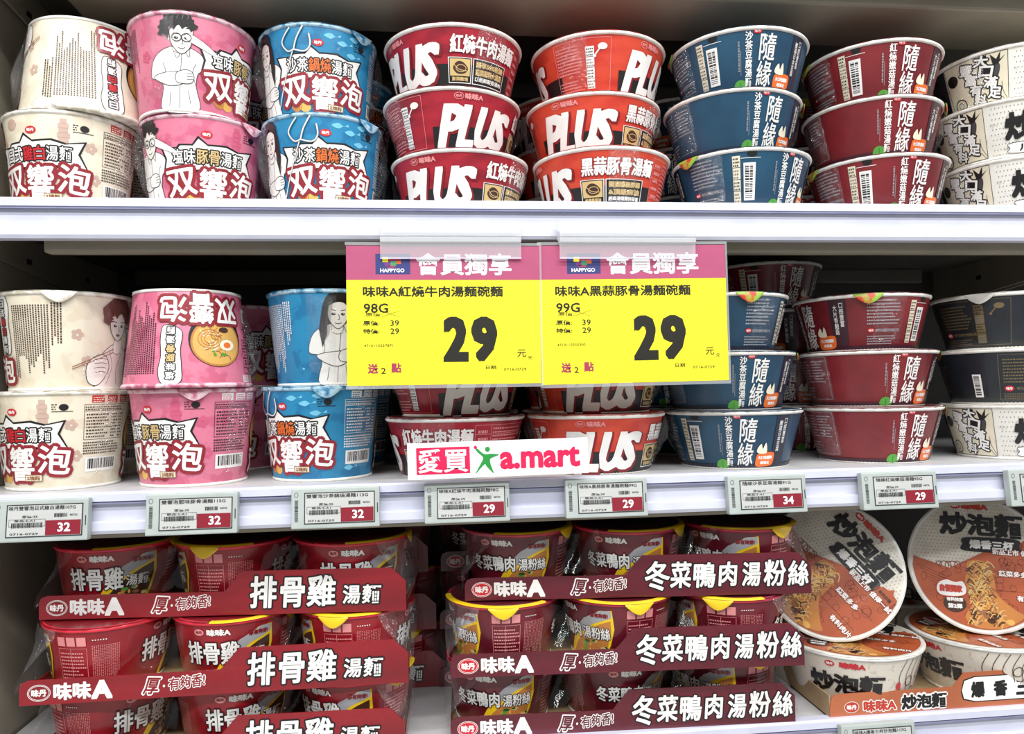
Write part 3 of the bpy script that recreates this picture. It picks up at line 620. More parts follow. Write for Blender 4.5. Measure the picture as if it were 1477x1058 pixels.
# ---- stir-fry bowl with printed lid (in the orange tray)
def make_stir(name):
    body = mat('paper_white2', (226, 218, 204), .4, rgb2=(206, 196, 180), scale=160, amt=(.6, .66), film=.5)
    R, Rb = .0710, .0545
    whitelid = mat('lid_stir', (226, 222, 210), .4, rgb2=(212, 208, 196), film=.6)
    root = vessel(name, R, Rb, HB, body, mat('rim_white_plastic', (240, 240, 238), .3, film=.5), whitelid, None)
    A = Art(R * 1000); W = A.D
    for c in (0, 180):
        x = W(c); A.part('title_lettering'); stir_title(A, x, 27, 72, 22); A.logo(x - 14, 47, 9, 4); A.part('brand_name'); A.text('味味A', x + 6, 47, 23, 7, I['red'], 4, .5)
        A.part('side_drawing')
        for k in range(7):
            q = x + W(52) + k * 9; A.ring(q, 12 + (k * 17) % 30, 5, 5, .8, I['darkbrown'], 2); A.curve([(q - 6, 4), (q - 2, 20), (q - 6, 36), (q, 52)], .7, I['darkbrown'], 2)
        A.ell(x + W(47), 26, 3, 4, I['red'], 4); A.ell(x - W(60), 34, 4, 7, I['red'], 4)
    A.build('stir', cone_wrap(R - .0021, Rb, HB - .0022, R), root)
    B = Art(0); r = 66
    lo = [o for o in root.children if o.name.startswith('lid')][0]
    B.part('lid_speckles'); V = []; F = []
    for i in range(-20, 21):
        for j in range(-2, 20):
            px, py = i * 3.6 + (j % 2) * 1.8, j * 3.6
            if px * px + py * py < r * r * .97: b = len(V); V += [(px, py), (px + 1.2, py + .2), (px + 1.1, py + 1.2), (px, py + 1)]; F.append((b, b + 1, b + 2, b + 3))
    B.add(V, F, I['tan'], 1)
    B.part('lid_orange_field'); P = [(-r * math.cos(math.asin(.12)), r * .12)]
    arc = [(r * math.cos(a), r * math.sin(a)) for a in [math.radians(187 + (362 - 187) * i / 40) for i in range(41)]]
    B.poly([(-64.5, 4), (-30, -6), (6, 14), (8, 24)] + [(60.5, 26)] + [p for p in reversed([(r * math.cos(a), r * math.sin(a)) for a in [math.radians(-176 + 199 * i / 40) for i in range(41)]])], I['pumpkin'], 2)
    for k, y in enumerate((14, -6, -26)): B.stroke([(6 - k * 2, y), (64 - k * 4, y + 1)], .8, I['rust'], 3)
    rr = random.Random(2)
    for k in range(46):
        a = rr.uniform(-PI, .3); d = rr.uniform(15, 60); px, py = d * math.cos(a), d * math.sin(a)
        if py < 20: B.ring(px, py, rr.uniform(2.5, 5), rr.uniform(2.5, 5), .7, I['rust'], 3, 12)
    for k in range(9): B.stroke([(-62 + k * 3, -4 - k * 4), (-36 + k * 3, -14 - k * 4)], .7, I['rust'], 3)
    B.rect(16, 15, 62, 24, I['rust'], 4)
    B.part('lid_title'); stir_title(B, 3, 41, 80, 25, 5)
    B.blob([(-14, 13), (-16, 20), (-12, 27), (35, 28), (38, 21), (35, 14)], I['black'], 6); B.text('爆香三杯', 12, 20.5, 43, 9.6, I['white'], 7, .45)
    B.part('lid_brand'); B.logo(-21, 60, 10, 5); B.part('lid_brand'); B.text('味味A', -2, 60, 26, 7.6, I['brick'], 5, .55)
    B.part('lid_pot_tag'); B.poly([(40, 16), (42, 27), (48, 28), (51, 33), (54, 28), (60, 27), (60, 16)], I['pumpkin'], 6); B.text('有料好麵', 50, 21, 15, 4, I['darkbrown'], 7, .15)
    B.part('lid_slogans')
    for t, x, y, w in (('新品上市 值得一試', 38, 14, 52), ('蔬菜多多', 30, -8, 27), ('有料肉片', 45, -32, 26)):
        B.text(t, x, y, w + 1.2, 7.0, I['rust'], 8, .9); B.text(t, x, y, w, 6, I['white'], 9, .15)
    B.part('lid_round_mark'); B.blob([(-44, -30), (-42, -22), (-34, -18), (-26, -20), (-18, -19), (-15, -28), (-20, -34), (-38, -35)], I['white'], 8, I['brick'], .8); B.text('自慢獨家', -30, -27, 22, 8, I['brick'], 9, .5)
    B.ell(-27, -42, 11, 9, I['darkbrown'], 7); B.text('有料推薦', -27, -38, 16, 4, I['white'], 8, .2); B.text('第2彈', -27, -44.5, 14, 5, I['white'], 8, .3)
    B.part('lid_food_picture')
    B.blob([(-12, 2), (0, 4), (8, -2), (12, -14), (14, -30), (30, -44), (38, -50), (20, -62), (0, -65), (-12, -62), (-18, -54), (-10, -40), (-16, -22), (-14, -8)], I['noodle2'], 5)
    for k in range(190):
        v = rr.uniform(-60, 2); q = rr.uniform(-12, 10) + max(0, -v - 36) * rr.uniform(-.3, .9); a = rr.uniform(-1, 2)
        if q * q + v * v < 62 * 62: B.curve([(q - 3, v - 3 * a), (q, v + 1), (q + 3, v - 2 + 3 * a)], rr.uniform(.6, 1.5), I[rr.choice(['noodle', 'brown', 'gold', 'darkbrown', 'noodle'])], 6 + k * .02)
    for k in range(8): B.ell(rr.uniform(-8, 26), rr.uniform(-60, -42), 4, 3, I[rr.choice(['brown', 'darkbrown', 'noodle'])], 8, 10)
    for (nm, _), (V, F, M, ms) in B.parts.items():
        me = mesh(nm, [(x * .001, y * .001, HB + l * .00008) for x, y, l in V], F); me.polygons.foreach_set('material_index', M); link(nm, me, lo, ms)
    return root

# ------------------------------------------------------------------ the setting
def struct(name, me, m): o = link(name, me, None, [m]); o['kind'] = 'structure'; return o
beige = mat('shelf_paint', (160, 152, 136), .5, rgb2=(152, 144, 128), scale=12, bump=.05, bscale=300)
beige_shade = mat('shelf_paint_shaded', (88, 84, 76), .6, rgb2=(82, 78, 70), scale=10)  # shelf paint darkened: shade of the recess below the decks put into its colour
white_deck = mat('deck_paint', (200, 200, 200), .45, rgb2=(188, 188, 190), scale=20)
rail_m = mat('rail_plastic', (212, 214, 230), .35, rgb2=(206, 208, 226), scale=30)
rail_g = mat('rail_groove', (136, 138, 166), .4, rgb2=(126, 128, 158))
struct('floor', box_mesh('floor', -3, 3, -3, 1.2, -.05, 0), mat('floor_tiles', (196, 194, 188), .3, scale=6))
struct('wall_left', box_mesh('wall_left', -.43, -.407, .66, 1.03, .55, ZC + .72), beige)
struct('wall_back', box_mesh('wall_back', -.43, 1.25, 1.03, 1.05, .0, ZC + .72), mat('back_panel_paint', (58, 54, 50), .6))

def make_shelf(z, yl, label, x0=-.404, x1=1.25, flange=(.70, .715, .042), back=True, lip=.033):
    root = empty('shelf', (0, 0, ZC + z))
    link('deck', box_mesh('deck', x0, x1, yl + .012, 1.028, -.006, 0), root, [white_deck])
    h = lip
    prof = [(yl + .012, .002), (yl + .002, .0022), (yl, .0005), (yl, -.0055), (yl + .0035, -.0065), (yl + .004, -.0225), (yl, -.0235), (yl - .0005, -h + .003), (yl + .001, -h), (yl + .012, -h)]
    rail = link('price_rail', extrude_x('price_rail', prof, x0 - .002, x1), root, [rail_m])
    link('rail_insert', box_mesh('rail_insert', x0, x1, yl + .0005, yl + .0036, -.0276, -.0246), rail, [rail_g])
    link('rail_insert', box_mesh('rail_insert', x0, x1, yl - .0006, yl + .003, -.0078, -.0066), rail, [rail_g])
    fy0, fy1, fh = flange
    link('front_beam', box_mesh('front_beam', -.338, x1, fy0, fy1, -fh, -.0065, bevel=.003), root, [beige])
    link('underside', box_mesh('underside', x0 + .004, x1, fy1, 1.02, -.0085, -.0062), root, [beige_shade])
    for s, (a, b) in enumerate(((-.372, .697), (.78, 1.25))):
        link('rear_beam', box_mesh('rear_beam', a, b, .995, 1.004, -.029, -.0086, bevel=.003), root, [beige_shade])
    for bx in (x0, .735, .75):
        P = [(.69, -.007), (.69, -.03), (1.025, -.062), (1.025, -.007)]
        br = link('bracket', extrude_x('bracket', P, bx, bx + .0025), root, [beige])
        for hy in (.80, .93):
            link('slot', box_mesh('slot', bx - .0006, bx + .0031, hy, hy + .009, -.033, -.028), br, [I['black']])
    return tag(root, label, 'shelf')
TZ, MZ, BZ = .167, -.0835, -.325
make_shelf(.420, .67, 'upper metal shelf whose beige underside crosses the top of the picture', flange=(.70, .79, .044))
make_shelf(TZ, .67, 'white edged metal shelf carrying the top row of cups, yellow signs hung on it', flange=(.70, .715, .040))
make_shelf(MZ, .67, 'middle white metal shelf with the row of grey electronic price labels')
make_shelf(BZ, .692, 'lowest white metal shelf under the stacked red trays')

# ------------------------------------------------------------------ products
cup = {k: v for k, v in (
    ('cream', make_cup('cream', 'noodle_cup', (236, 228, 206), (228, 216, 192), '日式雞白湯麵', '雞白', 'red', 'eating', 'darkbrown', 'dusty')),
    ('pink', make_cup('pink', 'noodle_cup', (222, 124, 150), (208, 102, 132), '塩味豚骨湯麵', '豚骨', 'gold', 'glasses', 'black', 'rosy')),
    ('blue', make_cup('blue', 'noodle_cup', (36, 134, 180), (24, 116, 164), '沙茶鍋燒湯麵', '鍋燒', 'orange', 'longhair', 'white', 'sky')),
    ('red', make_plus('red', 'noodle_bowl', (172, 32, 50), (136, 20, 38), '紅燒牛肉湯麵', ('澎湃雞塊', '獨享50%乾燥', '蔬菜配料大滿足', '口感鮮甜香濃肉'), None)),
    ('orange', make_plus('orange', 'noodle_bowl', (214, 72, 48), (198, 52, 38), '黑蒜豚骨湯麵', ('香濃黑蒜油', '獨選國產鮮蒜', '&頂級麻油', '經典湯頭獨特蒜香'), None)),
    ('navy', make_calm('navy', 'noodle_bowl', (32, 80, 108), (24, 62, 88), I['deepnavy'], '沙茶豆腐湯麵')),
    ('burgundy', make_calm('burgundy', 'noodle_bowl', (134, 36, 42), (108, 24, 32), I['deepwine'], '紅燒嫩菇湯麵')),
    ('white', make_white('noodle_bowl')),
    ('chicken', make_small('chicken', 'tray_cup', (158, 22, 36), (134, 16, 30), '排骨雞', (206, 40, 60))),
    ('duck', make_small('duck', 'tray_cup', (112, 20, 38), (92, 16, 32), '冬菜', (180, 40, 66))),
    ('stir', make_stir('noodle_bowl')))}
GEO = dict(cream=(RC, HC), pink=(RC, HC), blue=(RC, HC), red=(RB, HB), orange=(RB, HB), navy=(RB, HB), burgundy=(RB, HB), white=(.0725, HB), chicken=(RS, HS), duck=(RS, HS), stir=(.071, HB))
CAT = dict(cream='cup', pink='cup', blue='cup', chicken='cup', duck='cup')
used = set()
def place(kind, x, y, z, deg, label, group, inv=False, tilt=None):
    """deg = the design angle that looks at the camera"""
    o = cup[kind] if kind not in used else copy_tree(cup[kind]); used.add(kind)
    a = -math.atan2(x, y)            # turn local -Y to the camera at the origin
    rz = a - math.radians(deg)
    if inv:
        o.rotation_mode = 'XYZ'; o.rotation_euler = (PI, 0, a + math.radians(deg) + PI); z += GEO[kind][1]
    else: o.rotation_euler = (0, 0, rz)
    o.location = (x, y, ZC + z)
    if tilt: o.rotation_euler = tilt
    if len(label.replace('-', ' ').split()) > 16: print('LONG', label)
    tag(o, label, CAT.get(kind, 'bowl'), group); return o
gT, gM = 'noodle cups and bowls on the top shelf', 'noodle cups and bowls on the middle shelf'
S = TZ; H = HC; h = HB
desc = dict(cream='cream paper noodle cup', pink='pink paper noodle cup', blue='sky blue paper noodle cup', red='red noodle bowl with big white capitals', orange='orange-red noodle bowl with big white capitals',
            navy='navy blue noodle bowl with white calligraphy', burgundy='burgundy noodle bowl with white calligraphy', white='white noodle bowl with bold black lettering')
place('cream', -.3385, .757, S, 31, 'cream noodle cup upright under the inverted one, left end of top shelf', gT)
place('cream', -.326, .758, S + H, 203, 'cream noodle cup turned upside down at the top left corner', gT, inv=True)
place('pink', -.218, .761, S, -8, 'pink noodle cup lower of the pair on top shelf, title facing front', gT)
place('pink', -.224, .750, S + H, -56, 'pink noodle cup topmost on top shelf, showing the whole figure with glasses', gT)
place('blue', -.102, .752, S, -8, 'sky blue noodle cup lower of the pair on the top shelf', gT)
place('blue', -.107, .764, S + H, -5, 'sky blue noodle cup topmost of the pair on the top shelf', gT)
for k, X, lv in (('red', (.033, .026, .028), ((.761, 22, 'bottom'), (.760, -24, 'middle'), (.755, 48, 'top'))),
                 ('orange', (.176, .172, .178), ((.747, 62, 'bottom'), (.763, 14, 'middle'), (.760, -62, 'top'))),
                 ('navy', (.322, .315, .322), ((.743, 105, 'bottom'), (.745, -38, 'middle'), (.741, 135, 'top'))),
                 ('burgundy', (.478, .473, .477), ((.752, 122, 'bottom'), (.752, -30, 'middle'), (.755, 126, 'top')))):
    for i, (y, d, w) in enumerate(lv):
        place(k, X[i], y, S + i * h, d, '%s, %s of its top shelf stack' % (desc[k], w), gT)
for i, (w, x, y, d) in enumerate((('bottom', .632, .748, -32), ('middle', .624, .745, -32), ('top', .631, .752, -51))):
    place('white', x, y, S + i * h, d, '%s, %s of right edge stack, top shelf' % (desc['white'], w), gT)
S = MZ
place('cream', -.346, .757, S, 42, 'cream noodle cup, lower at the left end of the middle shelf', gM)
place('cream', -.343, .757, S + H, -113, 'cream noodle cup, upper at left of middle shelf, figure eating noodles', gM)
place('pink', -.226, .752, S, 40, 'pink noodle cup, lower on the middle shelf, showing nutrition table and barcode', gM)
place('pink', -.228, .742, S + H, 164, 'pink noodle cup upside down on the middle shelf, showing the bowl picture', gM, inv=True)
place('blue', -.107, .762, S, 36, 'sky blue noodle cup, lower on the middle shelf beside the store strip', gM)
place('blue', -.100, .755, S + H, -80, 'sky blue noodle cup, upper on middle shelf, partly behind the yellow sign', gM)
place('red', .024, .756, S, 96, '%s, on middle shelf behind the white store strip' % desc['red'], gM)
place('red', .025, .760, S + h, -26, '%s, below the left yellow sign' % desc['red'], gM)
place('orange', .166, .753, S, -6, '%s, beside the right end of the store strip' % desc['orange'], gM)
place('orange', .168, .760, S + h, -8, '%s, below the right yellow sign' % desc['orange'], gM)
place('navy', .314, .760, S, 148, '%s, bottom of the stack on the middle shelf' % desc['navy'], gM)
place('navy', .307, .758, S + h, -30, '%s, middle of stack half behind the yellow sign' % desc['navy'], gM)
place('navy', .302, .760, S + 2 * h, 35, '%s, top of the stack right of the yellow sign' % desc['navy'], gM)
place('burgundy', .473, .768, S, -42, '%s, bottom of the stack on the middle shelf' % desc['burgundy'], gM)
place('burgundy', .468, .766, S + h, -40, '%s, middle of the stack on the middle shelf' % desc['burgundy'], gM)
place('burgundy', .466, .772, S + 2 * h, 53, '%s, top of the middle shelf stack, orange badge facing front' % desc['burgundy'], gM)
place('white', .632, .757, S, -32, '%s, right end of the middle shelf' % desc['white'], gM)
place('white', .628, .757, S + h, 172, 'white noodle bowl showing its black back panel, middle of right end stack', gM)
place('white', .627, .760, S + 2 * h, 227, 'white noodle bowl showing its black back panel, top of right end stack', gM)
# second rows, seen through the gaps
for S, nm, g in ((TZ, 'top', gT), (MZ, 'middle', gM)):
    for k, x in (('cream', -.342), ('pink', -.222), ('blue', -.102)):
        for i in range(2): place(k, x + .006 * i, .880, S + i * H, (20, -45)[i] + (40 if k == 'cream' else 0), '%s, shaded second row of %s shelf, %s' % (desc[k], nm, ('lower', 'upper')[i]), g)
    for k, x in (('red', .036), ('orange', .18), ('navy', .325), ('burgundy', .471), ('white', .621)):
        if k == 'white' : continue
        for i in range(3 if S == TZ else (2 if k in ('red', 'orange') else 3)):
            place(k, x - .004 * i, .915, S + i * h, 30 * i - 20, '%s, shaded second row of %s shelf, level %s' % (desc[k], nm, ('one', 'two', 'three')[i]), g)
place('burgundy', .428, .922, MZ + 3 * h, 125, 'burgundy noodle bowl on top of the second row, high above the navy bowls', gM)

# ---- tray packs
def make_tray(name, bgc, kind, W=.328, D=.112):
    root = empty(name); m = mat('tray_' + kind, bgc, .36, rgb2=tuple(int(v * .82) for v in bgc), scale=18, stretch=(.3, .3, 2), amt=(.35, .7), film=.7)
    kraft = mat('kraft', (176, 150, 112), .7)
    w = W * 1000
    link('base', box_mesh('base', 0, W, 0.0004, D, 0, .0012), root, [kraft])
    link('back_panel', box_mesh('back_panel', 0, W, D, D + .001, 0, .021), root, [m])
    for x in (0, W - .001): link('side_panel', box_mesh('side_panel', x, x + .001, .0005, D, 0, .011), root, [m])
    k0 = 165 if kind == 'red_card' else 152
    P = [(0, 0), (w, 0), (w, 27), (w - 13, 39), (k0 + 16, 39), (k0, 21), (7, 21), (2, 19), (0, 15)]
    P = [(x * .001, y * .001) for x, y in P]; n = len(P)
    V = [(x, -.0006, y) for x, y in P] + [(x, .0006, y) for x, y in P]
    T = tessellate_polygon([[Vector((x, y, 0)) for x, y in P]])
    F = [tuple(t) for t in T] + [tuple(n + i for i in reversed(t)) for t in T] + [(i, (i + 1) % n, n + (i + 1) % n, n + i) for i in range(n)]
    fp = link('front_panel', mesh('front_panel', V, F), root, [m])
    A = Art(0)
    A.part('brand_oval')
    if kind == 'red_card': A.ring(16, 10.2, 9.2, 6.8, .5, I['white'], 2); A.ring(16, 10.2, 8.2, 5.9, .4, I['white'], 2); A.text('味丹', 16, 10.2, 12.4, 6.4, I['white'], 3, .25)
    else: A.ell(16, 10.2, 9.6, 7, I['white'], 2, 28); A.ell(16, 10.2, 9.1, 6.5, I['red'], 3, 28); A.ring(16, 10.2, 8.2, 5.7, .35, I['white'], 4); A.text('味丹', 16, 10.2, 12.4, 6.4, I['white'], 5, .3)
    A.part('brand_name'); A.text('味味', 43, 10.5, 31, 15, I['white'], 3, .62); A.text('A', 67, 10.4, 17.5, 16.5, I['white'], 3, 1.0, sq=True)
    A.part('slogan'); A.text('厚', 108, 10.6, 14.5, 17, I['white'], 3, 1.0, rot=-4, shear=.2); A.text('厚', 108, 10.6, 12, 14.5, m, 4, .25, rot=-4, shear=.2)
    A.ell(118, 10, 1, 1.2, I['white'], 3, 8)
    A.text('有夠香!', 137, 12.4, 32, 12.5, I['white'], 3, .75, rot=5, shear=.12); A.text('有夠香!', 137, 12.4, 30.4, 10.9, m, 4, .1, rot=5, shear=.12)
    A.part('title_lettering')
    if kind == 'red_card':
        for ch, x, y, ww, hh in (('排', 200, 20, 24, 29), ('骨', 226, 19, 22, 27), ('雞', 252, 20, 26, 28), ('湯', 279, 16, 16, 17), ('麵', 297, 16, 17, 17)):
            bb = .5 if hh > 20 else .3
            A.text(ch, x, y, ww + 2.8, hh + 2.8, I['black'], 4, bb + 1.3, shear=.06); A.text(ch, x, y, ww, hh, I['white'], 6, bb, shear=.06)
    else:
        for i, (ch, ww, hh) in enumerate((('冬', 24, 28), ('菜', 20, 25), ('鴨', 21, 24), ('肉', 17, 23), ('湯', 18, 23), ('粉', 21, 25), ('絲', 20, 24))):
            x = 182 + i * 22.3; y = 19.5 + (i % 2) * .6
            A.text(ch, x, y, ww + 2.4, hh + 2.4, I['black'], 4, 1.5, shear=.08); A.text(ch, x, y, ww, hh, I['white'], 6, .42, shear=.08)
    for (nm, _), (V, F, M, ms) in A.parts.items():
        me = mesh(nm, [(x * .001, -.0007 - l * .00007, y * .001) for x, y, l in V], F); me.polygons.foreach_set('material_index', M); link(nm, me, fp, ms)
    # clear wrap stretched between the cups and out over the tray ends
    fm = clear('tray_wrap', .05, milky=.0, rough=.02, crease=.15, cs=45)
    for cx in (.1075, .2205):
        V = []; F = []; n, k_ = 14, 12
        for i in range(n):
            for j in range(k_):
                t = j / (k_ - 1); s_ = (i / (n - 1)) * 2 - 1; z = .0635 - .043 * t
                V.append((cx + s_ * (.020 + .010 * t), .006 + .020 * (1 - s_ * s_) * (1 - t * .6) + .003 * math.sin(5 * t + i), z - .008 * (1 - s_ * s_) * (1 - t)))
        for i in range(n - 1):
            for j in range(k_ - 1): F.append((i * k_ + j, (i + 1) * k_ + j, (i + 1) * k_ + j + 1, i * k_ + j + 1))
        link('shrink_wrap', mesh('shrink_wrap', V, F, True), root, [fm])
    fm2 = clear('end_wrap', .10, milky=.04, rough=.14, crease=1., cs=110)
    rnd = random.Random(5)
    for s_ in (-1, 1):
        V = []; F = []; n, k_ = 10, 9; xe = W if s_ > 0 else 0; xt = W / 2 + s_ * (.113 + RS + .001)
        for i in range(n):
            for j in range(k_):
                t = j / (k_ - 1); q = i / (n - 1); a = math.radians(25 + 75 * q)
                cxr = W / 2 + s_ * .113; X = cxr + s_ * (RS + .0012) * math.sin(a); Y = .0565 - (RS + .0012) * math.cos(a)
                X2 = xe + s_ * (.002 + .005 * math.sin(PI * t)); Y2 = -.002 + q * .06
                tt = t * t * (3 - 2 * t)
                V.append((X * (1 - tt) + X2 * tt + rnd.uniform(-.001, .001), Y * (1 - tt) + Y2 * tt + rnd.uniform(-.0012, .0012), .0605 - .050 * t))
        for i in range(n - 1):
            for j in range(k_ - 1): F.append((i * k_ + j, (i + 1) * k_ + j, (i + 1) * k_ + j + 1, i * k_ + j + 1))
        link('shrink_wrap', mesh('shrink_wrap', V, F), root, [fm2])
    return root
trays = dict(chicken=make_tray('cardboard_tray', (150, 24, 36), 'red_card'), duck=make_tray('cardboard_tray', (102, 20, 38), 'maroon_card'))
tused = set()
def pack(kind, ax, ay, bx, by, z, degs, tl, where, dx=0.):
    o = trays[kind] if kind not in tused else copy_tree(trays[kind]); tused.add(kind)
    ang = math.atan2(by - ay, bx - ax); o.location = (ax, ay, ZC + z); o.rotation_euler = (0, 0, ang)
    nm = 'red' if kind == 'chicken' else 'maroon'
    tag(o, tl, 'tray', '%s cardboard trays of wrapped cups' % nm)
    for i in range(3):
        lx, ly = .164 + (i - 1) * .1133 + dx, .0585
        x = ax + lx * math.cos(ang) - ly * math.sin(ang); y = ay + lx * math.sin(ang) + ly * math.cos(ang)
        place(kind, x, y, z + .0014, degs[i], '%s noodle cup, %s, %s' % ('bright red' if kind == 'chicken' else 'maroon', ('left of three', 'centre of three', 'right of three')[i], where), '%s cups wrapped in trays' % nm)
Z1, Z2, Z3 = BZ + .1256, BZ + .0628, BZ + .0004
pack('chicken', -.352, .722, -.0265, .694, Z1, (8, 100, -8), 'top red cardboard tray of the left stack', 'the top tray of the left stack', -.008)
pack('chicken', -.3520, .689, -.0245, .690, Z2, (-72, 8, 92), 'second red cardboard tray of the left stack, jutting furthest forward', 'the second tray of the left stack')
pack('chicken', -.356, .704, -.029, .694, Z3, (-42, -12, 28), 'lowest red cardboard tray of the left stack, cut by the picture edge', 'the lowest tray of the left stack')
pack('duck', .0290, .716, .3555, .684, Z1, (8, 4, 22), 'top maroon cardboard tray of the stack by the round lids', 'the top maroon tray')
pack('duck', .0140, .694, .3415, .674, Z2, (70, 48, 80), 'second maroon cardboard tray of its stack', 'the second maroon tray')
pack('duck', .0132, .708, .3405, .6945, Z3, (8, -28, 30), 'lowest maroon cardboard tray of its stack', 'the lowest maroon tray')
for i, z in enumerate((Z1, Z2, Z3)):
    w = ('top', 'second', 'lowest')[i]
    pack('chicken', -.334 + .008 * i, .842, -.006 + .008 * i, .838, z, (20, -30, 60), 'red cardboard tray in the shaded row behind the left stack, %s' % w, 'shaded tray behind left stack, %s level' % w)
    pack('duck', .008 - .002 * i, .836, .336 - .002 * i, .828, z, (0, 40, 10), 'maroon cardboard tray in the shaded row behind the maroon stack, %s' % w, 'shaded tray behind maroon stack, %s level' % w)

# ---- orange tray with open-topped bowls and two bowls stood on edge
def orange_tray():
    root = empty('cardboard_tray', (.378, .6985, ZC + BZ + .0003)); W, D = .445, .150
    m = mat('tray_orange', (186, 104, 66), .4, rgb2=(172, 94, 58), scale=14, film=.6); kraft = MATS['kraft']
    link('base', box_mesh('base', 0, W, .001, D, 0, .0012), root, [kraft]); link('back_panel', box_mesh('back_panel', 0, W, D, D + .001, 0, .022), root, [kraft])
    for x in (0, W - .001): link('side_panel', box_mesh('side_panel', x, x + .001, .001, D, 0, .022), root, [kraft])
    P = [(0, 0), (W, 0), (W, .036), (.140, .036), (.128, .023), (.006, .023), (.002, .020), (0, .010)]; n = len(P)
    V = [(x, -.0006, y) for x, y in P] + [(x, .0006, y) for x, y in P]; T = tessellate_polygon([[Vector((x, y, 0)) for x, y in P]])
    F = [tuple(t) for t in T] + [tuple(n + i for i in reversed(t)) for t in T] + [(i, (i + 1) % n, n + (i + 1) % n, n + i) for i in range(n)]
    fp = link('front_panel', mesh('front_panel', V, F), root, [m])
    A = Art(0); A.part('brand_oval'); A.ring(22, 10, 7.4, 5.2, .5, I['white'], 2); A.ell(22, 10, 6.8, 4.7, I['brick'], 2); A.text('味丹', 22, 10, 10, 4.6, I['white'], 4, .2)
    A.part('brand_name'); A.text('味味A', 51, 10, 36, 13, I['white'], 3, 1.3); A.text('味味A', 51, 10, 34, 11, I['brick'], 5, .55)
    A.part('title_lettering'); A.text('炒泡麵', 97, 11.5, 50, 17.6, I['white'], 3, 1.9); stir_title(A, 97, 11.5, 47, 14.5, 6)
    A.part('flavour_tag'); Q = [(138, 10), (136, 18), (139, 29), (150, 32), (300, 32), (300, 7), (150, 7)]; A.poly(Q, I['black'], 2); A.poly([(x + (1 if x < 200 else -1), y + (-.9 if y > 20 else .9)) for x, y in Q], I['white'], 3)
    for i, ch in enumerate('爆香三杯'): A.text(ch, 154 + i * 24, 19, 15, 16, I['black'], 5, .8)
    for (nm, _), (V, F, M, ms) in A.parts.items():
        me = mesh(nm, [(x * .001, -.0007 - l * .00007, y * .001) for x, y, l in V], F); me.polygons.foreach_set('material_index', M); link(nm, me, fp, ms)
    V = []; F = []; n, k_ = 22, 9
    for i in range(n):
        for j in range(k_):
            t = j / (k_ - 1); s_ = (i / (n - 1)) * 2 - 1
            V.append((.1105 + s_ * .034, .010 + .022 * (1 - s_ * s_) - .006 * t, .059 - .030 * t - .007 * (1 - s_ * s_) + .0015 * math.sin(i * 1.7 + j)))
    for i in range(n - 1):
        for j in range(k_ - 1): F.append((i * k_ + j, (i + 1) * k_ + j, (i + 1) * k_ + j + 1, i * k_ + j + 1))
    link('shrink_wrap', mesh('shrink_wrap', V, F, True), root, [MATS['tray_wrap']])
    tag(root, 'orange cardboard tray holding white bowls at the lower right', 'tray')
orange_tray()
gS = 'white stir-fry noodle bowls with orange printed lids'
zb = BZ + .0017
place('stir', .4345, .7575, zb, 4, 'white noodle bowl upright in the orange tray, under the left round lid', gS)
place('stir', .5805, .7575, zb, 45, 'white noodle bowl upright in the orange tray, under the right round lid', gS)
place('stir', .7255, .7575, zb, 0, 'white noodle bowl upright in the orange tray, beyond the picture edge', gS)
def stand(x, y, zc, roll, lean, yawd, label):
    # lid disc centre at (x, y, zc): the lid faces the aisle and leans back
    o = copy_tree(cup['stir'])
    M = Matrix.Rotation(math.radians(yawd), 4, 'Z') @ Matrix.Rotation(math.radians(90 - lean), 4, 'X') @ Matrix.Rotation(math.radians(roll), 4, 'Z')
    c = Vector((x, y, ZC + zc)) - (M.to_3x3() @ Vector((0, 0, HB))); M.translation = c
    o.rotation_mode = 'XYZ'; o.location = c; o.rotation_euler = M.to_euler('XYZ')
    tag(o, label, 'bowl', gS)
stand(.576, .745, -.1958, -3, 14, -18, 'white noodle bowl stood on edge, right one, round lid upright facing the aisle')
stand(.412, .750, -.1958, -48, 16, -26, 'white noodle bowl stood on edge, left one, its round lid turned sideways')
for i, x in enumerate((.43, .58)):
    place('stir', x, .915, BZ, 90 * i, 'white noodle bowl in the dark behind the lids, %s' % ('left', 'right')[i], gS)

